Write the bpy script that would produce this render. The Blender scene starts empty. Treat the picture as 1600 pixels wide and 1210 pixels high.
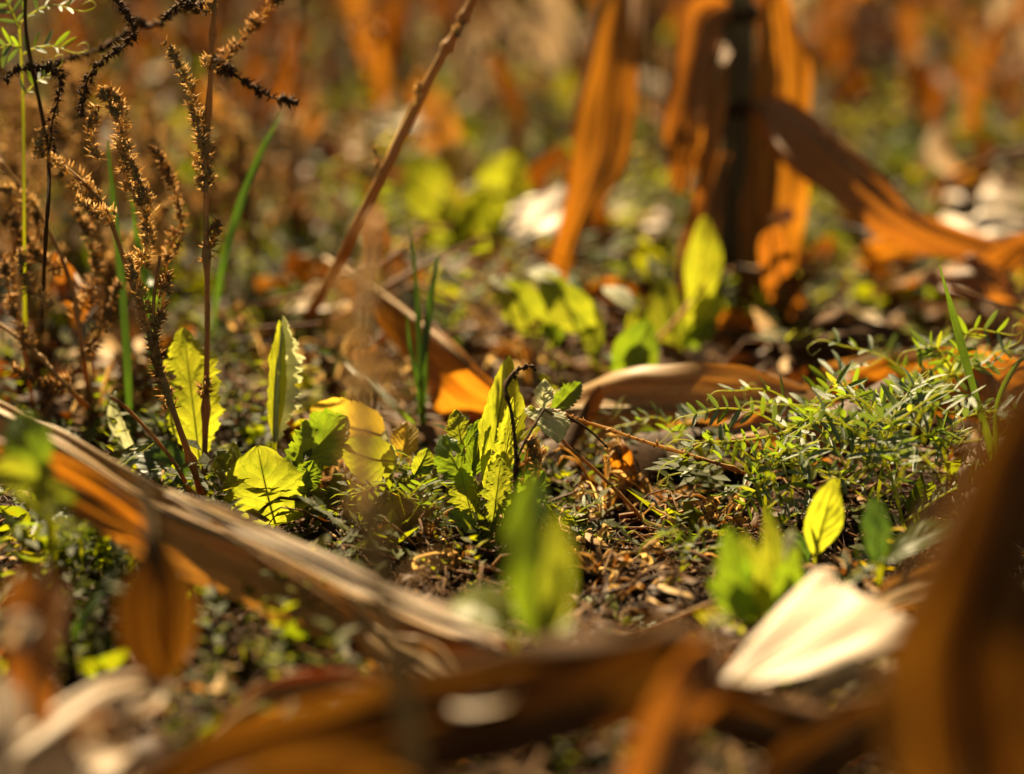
import bpy, math, random
import numpy as np
from mathutils import Vector, Matrix, Quaternion

random.seed(7)
RNG = np.random.default_rng(11)
sc = bpy.context.scene
col = sc.collection
rad = math.radians

# ------------------------------------------------------------------ camera
PITCH = rad(18.0)
CAM_H = 0.519
FOCUS = 1.40
LENS = 85.0
K = 36.0 / LENS / 1600.0
cam_d = bpy.data.cameras.new('camera')
cam = bpy.data.objects.new('camera', cam_d)
col.objects.link(cam)
cam.location = (0, 0, CAM_H)
cam.rotation_euler = (rad(90) - PITCH, 0, 0)
cam_d.lens = LENS
cam_d.sensor_width = 36.0
cam_d.clip_start = 0.02
cam_d.clip_end = 1500
cam_d.dof.use_dof = True
cam_d.dof.focus_distance = FOCUS
cam_d.dof.aperture_fstop = 2.2
cam_d.dof.aperture_blades = 0
sc.camera = cam

# ------------------------------------------------------------------ light
SUN_EL, SUN_AZ = rad(43), rad(-18)      # azimuth from +Y (straight ahead) towards +X
sun_dir = Vector((math.sin(SUN_AZ) * math.cos(SUN_EL), math.cos(SUN_AZ) * math.cos(SUN_EL), math.sin(SUN_EL)))
w = bpy.data.worlds.new('World')
sc.world = w
w.use_nodes = True
nt = w.node_tree
sky = nt.nodes.new('ShaderNodeTexSky')
sky.sky_type = 'NISHITA'
sky.sun_disc = False
sky.sun_elevation = SUN_EL
sky.sun_rotation = SUN_AZ
sky.air_density = 0.45
sky.dust_density = 0.6
sky.ozone_density = 0.6
bg = nt.nodes['Background']
bg.inputs['Strength'].default_value = 0.05
tint = nt.nodes.new('ShaderNodeMix')      # the photograph's warm white balance, even over the whole sky
tint.data_type = 'RGBA'
tint.blend_type = 'MULTIPLY'
tint.inputs['Factor'].default_value = 1.0
tint.inputs['B'].default_value = (1.0, 0.74, 0.43, 1)
nt.links.new(sky.outputs[0], tint.inputs['A'])
nt.links.new(tint.outputs['Result'], bg.inputs[0])
sun_d = bpy.data.lights.new('sun', 'SUN')
sun_d.energy = 5.0
sun_d.angle = rad(0.55)
sun_d.color = (1.0, 0.77, 0.46)
sun = bpy.data.objects.new('sun', sun_d)
col.objects.link(sun)
sun.rotation_euler = (-sun_dir).to_track_quat('-Z', 'Y').to_euler()
sun.location = (0.6, 1.5, 3)
sc.view_settings.view_transform = 'Standard'
sc.view_settings.look = 'None'
sc.view_settings.gamma = 1.0
sc.view_settings.use_curve_mapping = False
sc.view_settings.exposure = 1.8
sc.cycles.max_bounces = 6
sc.cycles.diffuse_bounces = 0
sc.cycles.transmission_bounces = 4
sc.cycles.glossy_bounces = 1
sc.cycles.transparent_max_bounces = 6
sc.cycles.use_denoising = True

# ------------------------------------------------------------------ pixel -> place
FWD = Vector((0, math.cos(PITCH), -math.sin(PITCH)))
UPV = Vector((0, math.sin(PITCH), math.cos(PITCH)))
CAMP = Vector((0, 0, CAM_H))


def V(px, py, d):
    return CAMP + d * (FWD + Vector((1, 0, 0)) * ((px - 800) * K) - UPV * ((py - 605) * K))


def depth_at(py, h=0.0):
    return (CAM_H - h) / (math.sin(PITCH) + (py - 605) * K * math.cos(PITCH))


def Hh(px, py, h=0.0):
    return V(px, py, depth_at(py, h))


TOCAM = -FWD
ZUP = Vector((0, 0, 1))


def ground_z(x, y):
    return (0.006 * np.sin(x * 9.1 + 1.3) * np.sin(y * 7.7 + .4) + 0.005 * np.sin(x * 21 + y * 17) * np.sin(y * 25 - x * 9)
            + 0.003 * np.sin(x * 61 + 2) * np.sin(y * 53 + 1))


# ------------------------------------------------------------------ mesh helpers
class MB:
    def __init__(s):
        s.v, s.f, s.uv, s.n = [], [], [], 0

    def add(s, verts, faces, uvs=None):
        verts = np.asarray(verts, float).reshape(-1, 3)
        off = s.n
        s.v.append(verts)
        s.uv.append(np.zeros((len(verts), 2)) if uvs is None else np.asarray(uvs, float).reshape(-1, 2))
        if isinstance(faces, np.ndarray):
            s.f.extend((faces + off).tolist())
        else:
            s.f.extend([[i + off for i in f] for f in faces])
        s.n += len(verts)

    def verts(s):
        return np.concatenate(s.v) if s.v else np.zeros((0, 3))

    def mesh(s, name, base, smooth=True):
        me = bpy.data.meshes.new(name)
        vv = s.verts() - np.array(base)
        me.from_pydata(vv.tolist(), [], s.f)
        uv = np.concatenate(s.uv)
        li = np.empty(len(me.loops), np.int32)
        me.loops.foreach_get('vertex_index', li)
        lay = me.uv_layers.new(name='UVMap')
        lay.data.foreach_set('uv', uv[li].astype(np.float32).ravel())
        me.polygons.foreach_set('use_smooth', np.full(len(me.polygons), smooth))
        me.update()
        return me


BASE = {}


def link(name, data, parent=None, base=None, mat=None):
    o = bpy.data.objects.new(name, data)
    col.objects.link(o)
    if parent is not None:
        o.parent = parent
        BASE[o] = BASE[parent]
    else:
        o.location = base
        BASE[o] = Vector(base)
    if mat is not None and data is not None and not data.materials:
        data.materials.append(mat)
    return o


def build(name, mb, mat, parent=None, smooth=True):
    if parent is not None:
        base = BASE[parent]
    else:
        vv = mb.verts()
        base = Vector(vv[np.argmin(vv[:, 2])])
    return link(name, mb.mesh(name, base, smooth), parent, base, mat)


def tag(o, label, cat, group=None, kind=None):
    if kind:
        o['kind'] = kind
    if label:
        o['label'] = label
    if cat:
        o['category'] = cat
    if group:
        o['group'] = group
    return o


def thing(name, label, cat, base, group=None):
    o = link(name, None, None, base)
    o.empty_display_size = 0.02
    return tag(o, label, cat, group)


def catmull(P, n):
    P = np.asarray([list(p) for p in P], float)
    if len(P) == 2:
        t = np.linspace(0, 1, n)[:, None]
        return P[0] * (1 - t) + P[1] * t
    Q = np.vstack([2 * P[0] - P[1], P, 2 * P[-1] - P[-2]])
    m = len(P) - 1
    ts = np.linspace(0, m - 1e-9, n)
    i = ts.astype(int)
    t = (ts - i)[:, None]
    p0, p1, p2, p3 = Q[i], Q[i + 1], Q[i + 2], Q[i + 3]
    return 0.5 * (2 * p1 + (p2 - p0) * t + (2 * p0 - 5 * p1 + 4 * p2 - p3) * t ** 2 + (3 * p1 - p0 - 3 * p2 + p3) * t ** 3)


def nrm(a):
    return a / np.maximum(np.linalg.norm(a, axis=-1, keepdims=True), 1e-9)


def tangents(p):
    return nrm(np.gradient(p, axis=0))


def snoise(a, b, seed, f=1.0):
    r = np.random.default_rng(seed)
    out = 0
    for k in range(6):
        ang = r.uniform(0, 6.28)
        fr = f * r.uniform(.6, 1.9)
        out = out + np.sin(fr * (a * math.cos(ang) + b * math.sin(ang)) * 6.28 + r.uniform(0, 6.28))
    return out / 3.0


def tube(mb, pts, r0, r1=None, n=24, sides=6, lump=0.0, seed=0, bulges=()):
    p = catmull(pts, n)
    t = tangents(p)
    ref = np.array([0.31, 0.22, 0.92])
    a = nrm(np.cross(t, ref))
    b = np.cross(t, a)
    s = np.linspace(0, 1, n)
    r = r0 + ((r1 if r1 is not None else r0) - r0) * s
    for c, amp, wid in bulges:
        r = r * (1 + amp * np.exp(-((s - c) / wid) ** 2))
    if lump:
        r = r * (1 + lump * snoise(s * 7, s * 3, seed))
    th = np.linspace(0, 2 * math.pi, sides, endpoint=False)
    vv = p[:, None, :] + r[:, None, None] * (np.cos(th)[None, :, None] * a[:, None, :] + np.sin(th)[None, :, None] * b[:, None, :])
    uv = np.stack(np.broadcast_arrays((th / 6.2832)[None, :], s[:, None]), -1)
    i = np.arange(n - 1)[:, None] * sides
    j = np.arange(sides)[None, :]
    j2 = (j + 1) % sides
    f = np.stack([i + j, i + j2, i + sides + j2, i + sides + j], -1).reshape(-1, 4)
    mb.add(vv.reshape(-1, 3), f, uv.reshape(-1, 2))
    mb.f.append([mb.n - sides + k for k in range(sides)])


def ribbon(pts, widths, rolls=0.0, hint=TOCAM, fp=0.25, fn=0.25, curl=0.0, wav=0.004, wfreq=3.0, rag=0.0, n=70, m=9, seed=0,
           midr=0.0, asym=(1.0, 1.0), pleat=0.05):
    """leaf blade along pts; returns (blade MB, midrib MB)"""
    p = catmull(pts, n)
    t = tangents(p)
    hh = np.array(hint, float)
    nn = nrm(hh - (t @ hh)[:, None] * t)
    sd = np.cross(t, nn)
    v = np.linspace(0, 1, n)
    wd = np.interp(v, np.linspace(0, 1, len(widths)), widths)
    k = np.ones(7) / 7
    wd = np.convolve(np.pad(wd, 3, 'edge'), k, 'valid')
    rl = np.radians(np.interp(v, np.linspace(0, 1, len(rolls)), rolls) if hasattr(rolls, '__len__') else np.full(n, rolls))
    ca, sa = np.cos(rl)[:, None], np.sin(rl)[:, None]
    nr = nn * ca + sd * sa
    sr = sd * ca - nn * sa
    u = np.linspace(-1, 1, 2 * m + 1)
    au = np.abs(u)
    fold = np.where(u > 0, fp, fn)
    ang = fold[None, :] + curl * au[None, :] * 0.5 + 0 * v[:, None]
    L = np.linalg.norm(np.diff(p, axis=0), axis=1).sum()
    irr = 1 + 0.05 * snoise(v[:, None] * L * 14, np.sign(u)[None, :] * 3.0, seed + 3)
    irr = irr * np.where(u > 0, asym[0], asym[1])[None, :]
    off_s = (wd[:, None] * irr) * u[None, :] * np.cos(ang)
    off_n = (wd[:, None] * irr) * au[None, :] * np.sin(ang)
    off_n = off_n + wav * (au ** 2)[None, :] * snoise(v[:, None] * L * wfreq * 3.2, u[None, :] * .8, seed)
    off_n = off_n + 0.0006 * snoise(v[:, None] * 2, u[None, :] * 6, seed + 9) + pleat * wd[:, None] * np.cos(u[None, :] * 8.5 + 1.5 * snoise(v[:, None] * 1.2, 0 * u[None, :], seed + 19))
    vv = p[:, None, :] + sr[:, None, :] * off_s[..., None] + nr[:, None, :] * off_n[..., None]
    if rag > 0:
        r = np.random.default_rng(seed + 5)
        cut = r.uniform(0, 1, len(u)) * rag
        ext = np.clip((v - 0.75) / 0.25, 0, 1)[:, None] * cut[None, :]
        vv = vv - t[:, None, :] * (ext * L * 0.25)[..., None]
    uv = np.stack(np.broadcast_arrays((u * .5 + .5)[None, :], (v * L)[:, None]), -1)
    c = 2 * m + 1
    i = np.arange(n - 1)[:, None] * c
    j = np.arange(c - 1)[None, :]
    f = np.stack([i + j, i + j + 1, i + c + j + 1, i + c + j], -1).reshape(-1, 4)
    # a few slits and nibbles
    if rag > 0:
        r = np.random.default_rng(seed + 77)
        keep = np.ones(len(f), bool)
        fi = np.arange(len(f))
        for _ in range(int(2 + rag * 6)):
            jj = r.integers(0, c - 1)
            a0 = r.integers(0, n - 10)
            ln = r.integers(3, 12)
            if jj in (0, c - 2):
                keep &= ~((fi % (c - 1) == jj) & (fi // (c - 1) >= a0) & (fi // (c - 1) < a0 + ln))
        f = f[keep]
    mb = MB()
    mb.add(vv.reshape(-1, 3), f, uv.reshape(-1, 2))
    rib = None
    if midr > 0:
        rib = MB()
        q = p[::3] - nr[::3] * midr * .4
        tube(rib, q, midr, midr * .35, n=40, sides=6)
    return mb, rib


def corn_leaf(label, pts, widths, mat, parent=None, name='corn_leaf', cat='leaf', group=None, midr=0.0018, **kw):
    mb, rib = ribbon(pts, widths, midr=midr, **kw)
    o = build(name, mb, mat, parent)
    if rib:
        build('midrib', rib, M['corn_rib'], o)
    if parent is None:
        tag(o, label, cat, group)
    elif label:
        o['label'] = label
    return o


def broadleaf(base, tip, hint, W, prof='oblong', bend=0.3, fold=(0.2, 0.2), curl=0.0, teeth=9, tooth=0.08, quilt=0.0012, holes=(),
              nrows=120, m=14, seed=0, tipcurl=0.0, petiole=None, side_shift=0.0, wave=0.0):
    b = np.array(base, float)
    e = np.array(tip, float)
    L = np.linalg.norm(e - b)
    y = (e - b) / L
    h = np.array(hint, float)
    z = h - (h @ y) * y
    z = z / np.linalg.norm(z)
    x = np.cross(y, z)
    v = np.linspace(0, 1, nrows)
    ang = bend * (1 - 2 * v) + side_shift * 0
    ang = ang - tipcurl * np.clip((v - .7) / .3, 0, 1) ** 2
    dy, dz = np.cos(ang), np.sin(ang)
    cy = np.concatenate([[0], np.cumsum((dy[1:] + dy[:-1]) / 2)])
    cz = np.concatenate([[0], np.cumsum((dz[1:] + dz[:-1]) / 2)])
    scl = L / math.hypot(cy[-1], cz[-1])
    cy, cz = cy * scl, cz * scl
    if tipcurl == 0:
        cz = cz - v * cz[-1]
    mid = b + y * cy[:, None] + z * cz[:, None]
    zz = -y * dz[:, None] + z * dy[:, None]
    if prof == 'round':
        wv = np.sin(math.pi * v ** 0.75) ** 0.62
    elif prof == 'lyrate':
        wv = np.clip(np.sin(math.pi * np.clip(v, 0, 1) ** 1.35), 0, 1) ** .75
        for c0, d0, w0 in ((.16, .6, .03), (.30, .55, .035), (.44, .35, .03)):
            wv = wv * (1 - d0 * np.exp(-((v - c0) / w0) ** 2))
        wv = np.maximum(wv, 0.05 * (1 - v))
    elif prof == 'spoon':
        wv = np.sin(math.pi * v ** 1.5) ** 0.7
    elif prof == 'lance':
        wv = np.sin(math.pi * v ** .9) ** 0.9
    else:
        wv = np.sin(math.pi * v ** 0.95) ** 0.72
    wv = np.nan_to_num(wv)
    r = np.random.default_rng(seed)
    mb = MB()
    u = np.linspace(-1, 1, 2 * m + 1)
    au = np.abs(u)
    hw = np.zeros((nrows, 2 * m + 1))
    for sgn in (-1, 1):
        def edge(k_, sharp):
            brk = np.concatenate([[0], np.cumsum(r.uniform(.55, 1.45, k_))])
            brk = brk / brk[-1]
            amp = r.uniform(.45, 1.0, k_)
            ii = np.clip(np.searchsorted(brk, v, 'right') - 1, 0, k_ - 1)
            ss = (v - brk[ii]) / (brk[ii + 1] - brk[ii])
            ss = np.clip(ss, 0, 1)
            return amp[ii] * (np.minimum(ss / .65, (1 - ss) / .35) ** sharp)
        tw = edge(max(4, int(teeth)), .55)
        tw2 = edge(max(9, int(teeth * 2.7)), .7)
        big = 1 + 0.09 * snoise(v * 2.2, v * 0 + sgn, seed + 4)
        wsg = W * wv * big * (1 - 1.5 * tooth + 1.5 * tooth * tw + tooth * .7 * tw2)
        sel = (u > 0) if sgn > 0 else (u < 0)
        hw[:, sel] = wsg[:, None]
    hw[:, m] = 0
    fold_a = np.where(u > 0, fold[0], fold[1])[None, :] + curl * au[None, :] * .5
    fold_a = fold_a + wave * snoise(v[:, None] * 1.4, np.sign(u)[None, :] * 2.0, seed + 31) * au[None, :]
    os_ = hw * u[None, :] * np.cos(fold_a)
    on = hw * au[None, :] * np.sin(fold_a)
    nv = 7
    phs = (v[:, None] * 1.0 - 0.34 * au[None, :]) * nv
    on = on + .3 * quilt * np.sin(math.pi * (phs % 1)) * np.clip(au * 4, 0, 1)[None, :] * np.clip(hw / W, .2, 1)
    on = on + quilt * .35 * snoise(v[:, None] * 2.2, u[None, :] * .9, seed + 8)
    vv = mid[:, None, :] + x[None, None, :] * os_[..., None] + zz[:, None, :] * on[..., None]
    uv = np.stack(np.broadcast_arrays((u * .5 + .5)[None, :], v[:, None]), -1)
    c = 2 * m + 1
    i = np.arange(nrows - 1)[:, None] * c
    j = np.arange(c - 1)[None, :]
    f = np.stack([i + j, i + j + 1, i + c + j + 1, i + c + j], -1).reshape(-1, 4)
    if holes:
        cu = uv.reshape(-1, 2)[f].mean(1)
        keep = np.ones(len(f), bool)
        for hu, hv, hr in holes:
            dd = np.hypot((cu[:, 0] * 2 - 1 - hu) * W, (cu[:, 1] - hv) * L)
            keep &= dd > hr
        f = f[keep]
    mb.add(vv.reshape(-1, 3), f, uv.reshape(-1, 2))
    rib = MB()
    under = mid - zz * 0.0004
    rr = max(0.0009, W * .042)
    if petiole is not None:
        pp = [Vector(q) for q in petiole] + [Vector(under[0])]
        tube(rib, pp, rr * 1.35, rr * 1.15, n=20, sides=7)
    tube(rib, under[::8], rr * .62, rr * .12, n=26, sides=6)
    return mb, rib


def add_leaf(parent, mat, ribmat, *a, name='leaf', label=None, **kw):
    mb, rib = broadleaf(*a, **kw)
    o = build(name, mb, mat, parent)
    build('midrib', rib, ribmat, o)
    if label:
        o['label'] = label
    return o


# ------------------------------------------------------------------ materials
M = {}


def nodes_of(name):
    m = bpy.data.materials.new(name)
    m.use_nodes = True
    n = m.node_tree
    n.nodes.clear()
    return m, n


def N(n, t, **kw):
    x = n.nodes.new(t)
    for k_, v_ in kw.items():
        setattr(x, k_, v_)
    return x


def ramp(n, fac, stops, mode='LINEAR'):
    r = N(n, 'ShaderNodeValToRGB')
    r.color_ramp.interpolation = mode
    el = r.color_ramp.elements
    while len(el) < len(stops):
        el.new(0.5)
    for e_, (p_, c_) in zip(el, stops):
        e_.position = p_
        e_.color = (*c_, 1) if len(c_) == 3 else c_
    n.links.new(fac, r.inputs[0])
    return r.outputs[0]


def mix(n, fac, a, b, blend='MIX'):
    x = N(n, 'ShaderNodeMix', data_type='RGBA', blend_type=blend)
    for sck, val in ((x.inputs['Factor'], fac), (x.inputs['A'], a), (x.inputs['B'], b)):
        if hasattr(val, 'links'):
            n.links.new(val, sck)
        elif isinstance(val, (int, float)):
            sck.default_value = val
        else:
            sck.default_value = (*val, 1)
    return x.outputs['Result']


def math_(n, op, a, b=0.0, c=None):
    x = N(n, 'ShaderNodeMath', operation=op)
    for i_, val in enumerate((a, b, c)):
        if val is None:
            continue
        if hasattr(val, 'links'):
            n.links.new(val, x.inputs[i_])
        else:
            x.inputs[i_].default_value = val
    return x.outputs[0]


def noise(n, vec, scale, detail=3.0, rough=.55):
    x = N(n, 'ShaderNodeTexNoise')
    x.inputs['Scale'].default_value = scale
    x.inputs['Detail'].default_value = detail
    x.inputs['Roughness'].default_value = rough
    n.links.new(vec, x.inputs['Vector'])
    return x.outputs['Fac']


def finish(n, colr, tcol, trans, rough, spec, bump_h=None, bump_s=.3, bump_d=.002):
    p = N(n, 'ShaderNodeBsdfPrincipled')
    p.inputs['Roughness'].default_value = rough
    p.inputs['Specular IOR Level'].default_value = spec
    n.links.new(colr, p.inputs['Base Color'])
    out = N(n, 'ShaderNodeOutputMaterial')
    nb = None
    if bump_h is not None:
        b = N(n, 'ShaderNodeBump')
        b.inputs['Strength'].default_value = bump_s
        b.inputs['Distance'].default_value = bump_d
        n.links.new(bump_h, b.inputs['Height'])
        n.links.new(b.outputs[0], p.inputs['Normal'])
        nb = b
    if trans > 0:
        tr = N(n, 'ShaderNodeBsdfTranslucent')
        n.links.new(tcol, tr.inputs['Color'])
        if nb:
            n.links.new(nb.outputs[0], tr.inputs['Normal'])
        mx = N(n, 'ShaderNodeMixShader')
        mx.inputs[0].default_value = trans
        n.links.new(p.outputs[0], mx.inputs[1])
        n.links.new(tr.outputs[0], mx.inputs[2])
        n.links.new(mx.outputs[0], out.inputs[0])
    else:
        n.links.new(p.outputs[0], out.inputs[0])


def dry_mat(name, c1, c2, cdark, t1, t2, trans=.42, rough=.5, spec=.35, blotch=.45, stripe=46):
    if name not in ('corn_white', 'corn_pale'):
        c1, c2, cdark, t1, t2 = [(x[0], x[1] * .95, x[2] * .62) for x in (c1, c2, cdark, t1, t2)]
    m, n = nodes_of(name)
    uv = N(n, 'ShaderNodeUVMap').outputs[0]
    oc = N(n, 'ShaderNodeTexCoord').outputs['Object']
    oi = N(n, 'ShaderNodeObjectInfo').outputs['Random']
    mp = N(n, 'ShaderNodeMapping')
    mp.inputs['Scale'].default_value = (stripe, 5, 1)
    n.links.new(uv, mp.inputs['Vector'])
    addv = N(n, 'ShaderNodeVectorMath', operation='ADD')
    n.links.new(mp.outputs[0], addv.inputs[0])
    n.links.new(oi, addv.inputs[1])
    fine = noise(n, addv.outputs[0], 1.0, 4, .65)
    mp3 = N(n, 'ShaderNodeMapping')
    mp3.inputs['Scale'].default_value = (stripe * .2, 6, 1)
    n.links.new(uv, mp3.inputs['Vector'])
    addw = N(n, 'ShaderNodeVectorMath', operation='ADD')
    n.links.new(mp3.outputs[0], addw.inputs[0])
    n.links.new(oi, addw.inputs[1])
    broad = noise(n, addw.outputs[0], 1.0, 3, .6)
    st = math_(n, 'ADD', math_(n, 'MULTIPLY', fine, .55), math_(n, 'MULTIPLY', broad, .45))
    mp2 = N(n, 'ShaderNodeMapping')
    mp2.inputs['Scale'].default_value = (9, 7, 1)
    n.links.new(uv, mp2.inputs['Vector'])
    bl = noise(n, mp2.outputs[0], 1.0, 3, .6)
    sp = noise(n, oc, 260, 2, .6)
    base = ramp(n, st, [(.36, tuple(x * .7 for x in c2)), (.46, c2), (.60, c1)])
    blm = ramp(n, bl, [(.45, (0, 0, 0)), (.72, (1, 1, 1))])
    base = mix(n, math_(n, 'MULTIPLY', blm, blotch), base, cdark)
    spm = ramp(n, sp, [(.62, (0, 0, 0)), (.70, (1, 1, 1))])
    base = mix(n, math_(n, 'MULTIPLY', spm, .55), base, cdark)
    tc = ramp(n, st, [(.36, tuple(x * .55 for x in t2)), (.47, t2), (.62, t1)])
    tc = mix(n, math_(n, 'MULTIPLY', blm, blotch * .9), tc, tuple(x * .35 for x in t2))
    tc = mix(n, math_(n, 'MULTIPLY', spm, .4), tc, tuple(x * .3 for x in t2))
    finish(n, base, tc, trans, rough, spec, st, .5, .0006)
    M[name] = m


dry_mat('corn_tan', (.56, .40, .24), (.42, .27, .14), (.20, .10, .04), (.80, .40, .09), (.62, .25, .03))
dry_mat('corn_pale', (.74, .61, .45), (.60, .46, .30), (.30, .18, .09), (.95, .72, .42), (.78, .50, .22), trans=.42, blotch=.32)  # pale dry leaf; whitish translucent colour also stands in for sun and sky sheen
dry_mat('corn_white', (.78, .67, .51), (.60, .48, .33), (.45, .30, .17), (.95, .75, .5), (.8, .55, .3), trans=.14, blotch=.5, spec=.4, stripe=34)
dry_mat('corn_orange', (.46, .25, .085), (.33, .16, .045), (.13, .055, .015), (.84, .36, .03), (.50, .17, .010), trans=.50, blotch=.6)
dry_mat('corn_brown', (.34, .19, .08), (.22, .11, .042), (.09, .042, .015), (.62, .24, .03), (.42, .14, .015), trans=.40)
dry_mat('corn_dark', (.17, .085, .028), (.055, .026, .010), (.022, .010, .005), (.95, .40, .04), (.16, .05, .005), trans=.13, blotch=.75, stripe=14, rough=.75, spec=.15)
dry_mat('weed_straw', (.80, .60, .36), (.64, .44, .24), (.46, .29, .13), (.96, .74, .42), (.86, .58, .28), trans=.6, rough=.65, spec=.2)
dry_mat('weed_red', (.60, .40, .21), (.45, .27, .13), (.28, .15, .06), (.90, .62, .32), (.74, .45, .19), trans=.55, rough=.65, spec=.2)
dry_mat('weed_dark', (.15, .075, .03), (.09, .045, .02), (.04, .02, .01), (.26, .12, .03), (.16, .07, .02), trans=.2, rough=.7, spec=.2)
dry_mat('weed_stem', (.56, .36, .15), (.40, .235, .085), (.22, .10, .035), (.8, .42, .11), (.6, .26, .06), trans=.3, rough=.6, spec=.3, stripe=12)
dry_mat('stalk', (.42, .27, .13), (.24, .14, .065), (.09, .045, .022), (.1, .05, .02), (.1, .05, .02), trans=0.0, rough=.6, spec=.25)
dry_mat('corn_rib', (.60, .44, .27), (.48, .32, .17), (.28, .16, .07), (.5, .28, .08), (.4, .2, .05), trans=.15, blotch=.25)


def green_mat(name, c1, c2, t1, t2, vein, tvein, trans=.5, rough=.42, spec=.4, nv=7.0, yellow=.25):
    m, n = nodes_of(name)
    uv = N(n, 'ShaderNodeUVMap').outputs[0]
    oc = N(n, 'ShaderNodeTexCoord').outputs['Object']
    sx = N(n, 'ShaderNodeSeparateXYZ')
    n.links.new(uv, sx.inputs[0])
    u = math_(n, 'MULTIPLY', math_(n, 'ABSOLUTE', math_(n, 'SUBTRACT', sx.outputs[0], .5)), 2.0)
    wob = math_(n, 'MULTIPLY', math_(n, 'SUBTRACT', noise(n, oc, 70, 2), .5), .09)
    ph = math_(n, 'MULTIPLY', math_(n, 'SUBTRACT', math_(n, 'ADD', sx.outputs[1], wob), math_(n, 'MULTIPLY', u, .34)), nv)
    fr = math_(n, 'ABSOLUTE', math_(n, 'SUBTRACT', math_(n, 'FRACT', ph), .5))
    lat = ramp(n, fr, [(.43, (0, 0, 0)), (.485, (1, 1, 1))])
    midm = ramp(n, u, [(.03, (1, 1, 1)), (.07, (0, 0, 0))])
    vo = N(n, 'ShaderNodeTexVoronoi', feature='DISTANCE_TO_EDGE')
    vo.inputs['Scale'].default_value = 330
    n.links.new(oc, vo.inputs['Vector'])
    net = ramp(n, vo.outputs['Distance'], [(.03, (1, 1, 1)), (.12, (0, 0, 0))])
    vm = math_(n, 'MAXIMUM', math_(n, 'MAXIMUM', lat, midm), math_(n, 'MULTIPLY', net, .25))
    nb = noise(n, oc, 60, 4, .6)
    nb2 = noise(n, oc, 500, 2, .5)
    fac = math_(n, 'ADD', math_(n, 'MULTIPLY', nb, .8), math_(n, 'MULTIPLY', nb2, .2))
    base = ramp(n, fac, [(.34, c2), (.64, c1)])
    base = mix(n, math_(n, 'MULTIPLY', vm, .55), base, vein)
    tc = ramp(n, fac, [(.34, t2), (.64, t1)])
    tc = mix(n, math_(n, 'MULTIPLY', vm, .6), tc, tvein)
    # tan dried flecks and edges
    fl = ramp(n, noise(n, oc, 120, 3, .6), [(.66, (0, 0, 0)), (.73, (1, 1, 1))])
    base = mix(n, math_(n, 'MULTIPLY', fl, yellow), base, (.30, .20, .05))
    tc = mix(n, math_(n, 'MULTIPLY', fl, yellow), tc, (.55, .32, .04))
    hgt = math_(n, 'ADD', math_(n, 'MULTIPLY', vm, -.8), math_(n, 'MULTIPLY', nb2, .5))
    finish(n, base, tc, trans, rough, spec, hgt, .5, .00022)
    M[name] = m


green_mat('leaf_lime', (.20, .22, .02), (.12, .15, .012), (.50, .50, .022), (.27, .33, .014), (.34, .34, .07), (.17, .20, .01), trans=.56)
green_mat('leaf_bright', (.22, .24, .03), (.15, .19, .02), (.74, .74, .03), (.50, .56, .02), (.34, .34, .07), (.36, .4, .02), trans=.66)  # brighter copy of leaf_lime, sunlit glow put into the colour of dim leaves
green_mat('leaf_green', (.07, .125, .02), (.045, .09, .015), (.34, .46, .012), (.20, .34, .01), (.16, .22, .05), (.42, .5, .03), trans=.45)
green_mat('leaf_deep', (.04, .085, .022), (.025, .06, .015), (.13, .24, .02), (.08, .17, .015), (.10, .15, .05), (.2, .28, .03), trans=.38)
green_mat('leaf_pale', (.52, .52, .32), (.40, .42, .24), (.80, .80, .40), (.60, .62, .26), (.52, .52, .34), (.5, .5, .2), trans=.5, rough=.6)
green_mat('leaf_yellow', (.42, .30, .05), (.34, .26, .03), (.90, .60, .05), (.68, .46, .03), (.5, .38, .1), (.45, .3, .03), trans=.55, yellow=.5)
green_mat('leaf_vetch', (.19, .235, .115), (.12, .165, .07), (.24, .33, .03), (.16, .25, .02), (.2, .24, .12), (.3, .38, .05), trans=.28, rough=.38, spec=.55, nv=14)
green_mat('leaf_grass', (.075, .13, .03), (.05, .095, .02), (.26, .40, .015), (.15, .28, .01), (.1, .15, .05), (.3, .4, .03), trans=.42, nv=3)
green_mat('rib_green', (.36, .38, .10), (.28, .32, .07), (.80, .80, .10), (.70, .72, .08), (.4, .4, .1), (.7, .7, .08), trans=.62)
green_mat('leaf_grass_dark', (.045, .085, .02), (.03, .06, .014), (.10, .19, .01), (.06, .13, .008), (.08, .12, .04), (.12, .2, .02), trans=.35, nv=3)

m, n = nodes_of('soil')
oc = N(n, 'ShaderNodeTexCoord').outputs['Object']
a = noise(n, oc, 9, 6, .65)
b = noise(n, oc, 160, 5, .7)
f_ = math_(n, 'ADD', math_(n, 'MULTIPLY', a, .5), math_(n, 'MULTIPLY', b, .5))
base = ramp(n, f_, [(.33, (.012, .006, .003)), (.5, (.038, .02, .009)), (.68, (.11, .06, .028))])
vo = N(n, 'ShaderNodeTexVoronoi')
vo.inputs['Scale'].default_value = 120
n.links.new(oc, vo.inputs['Vector'])
hg = math_(n, 'ADD', math_(n, 'MULTIPLY', b, .7), math_(n, 'MULTIPLY', vo.outputs['Distance'], .6))
finish(n, base, None, 0, .9, .15, hg, 1.0, .006)
M['soil'] = m


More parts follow.
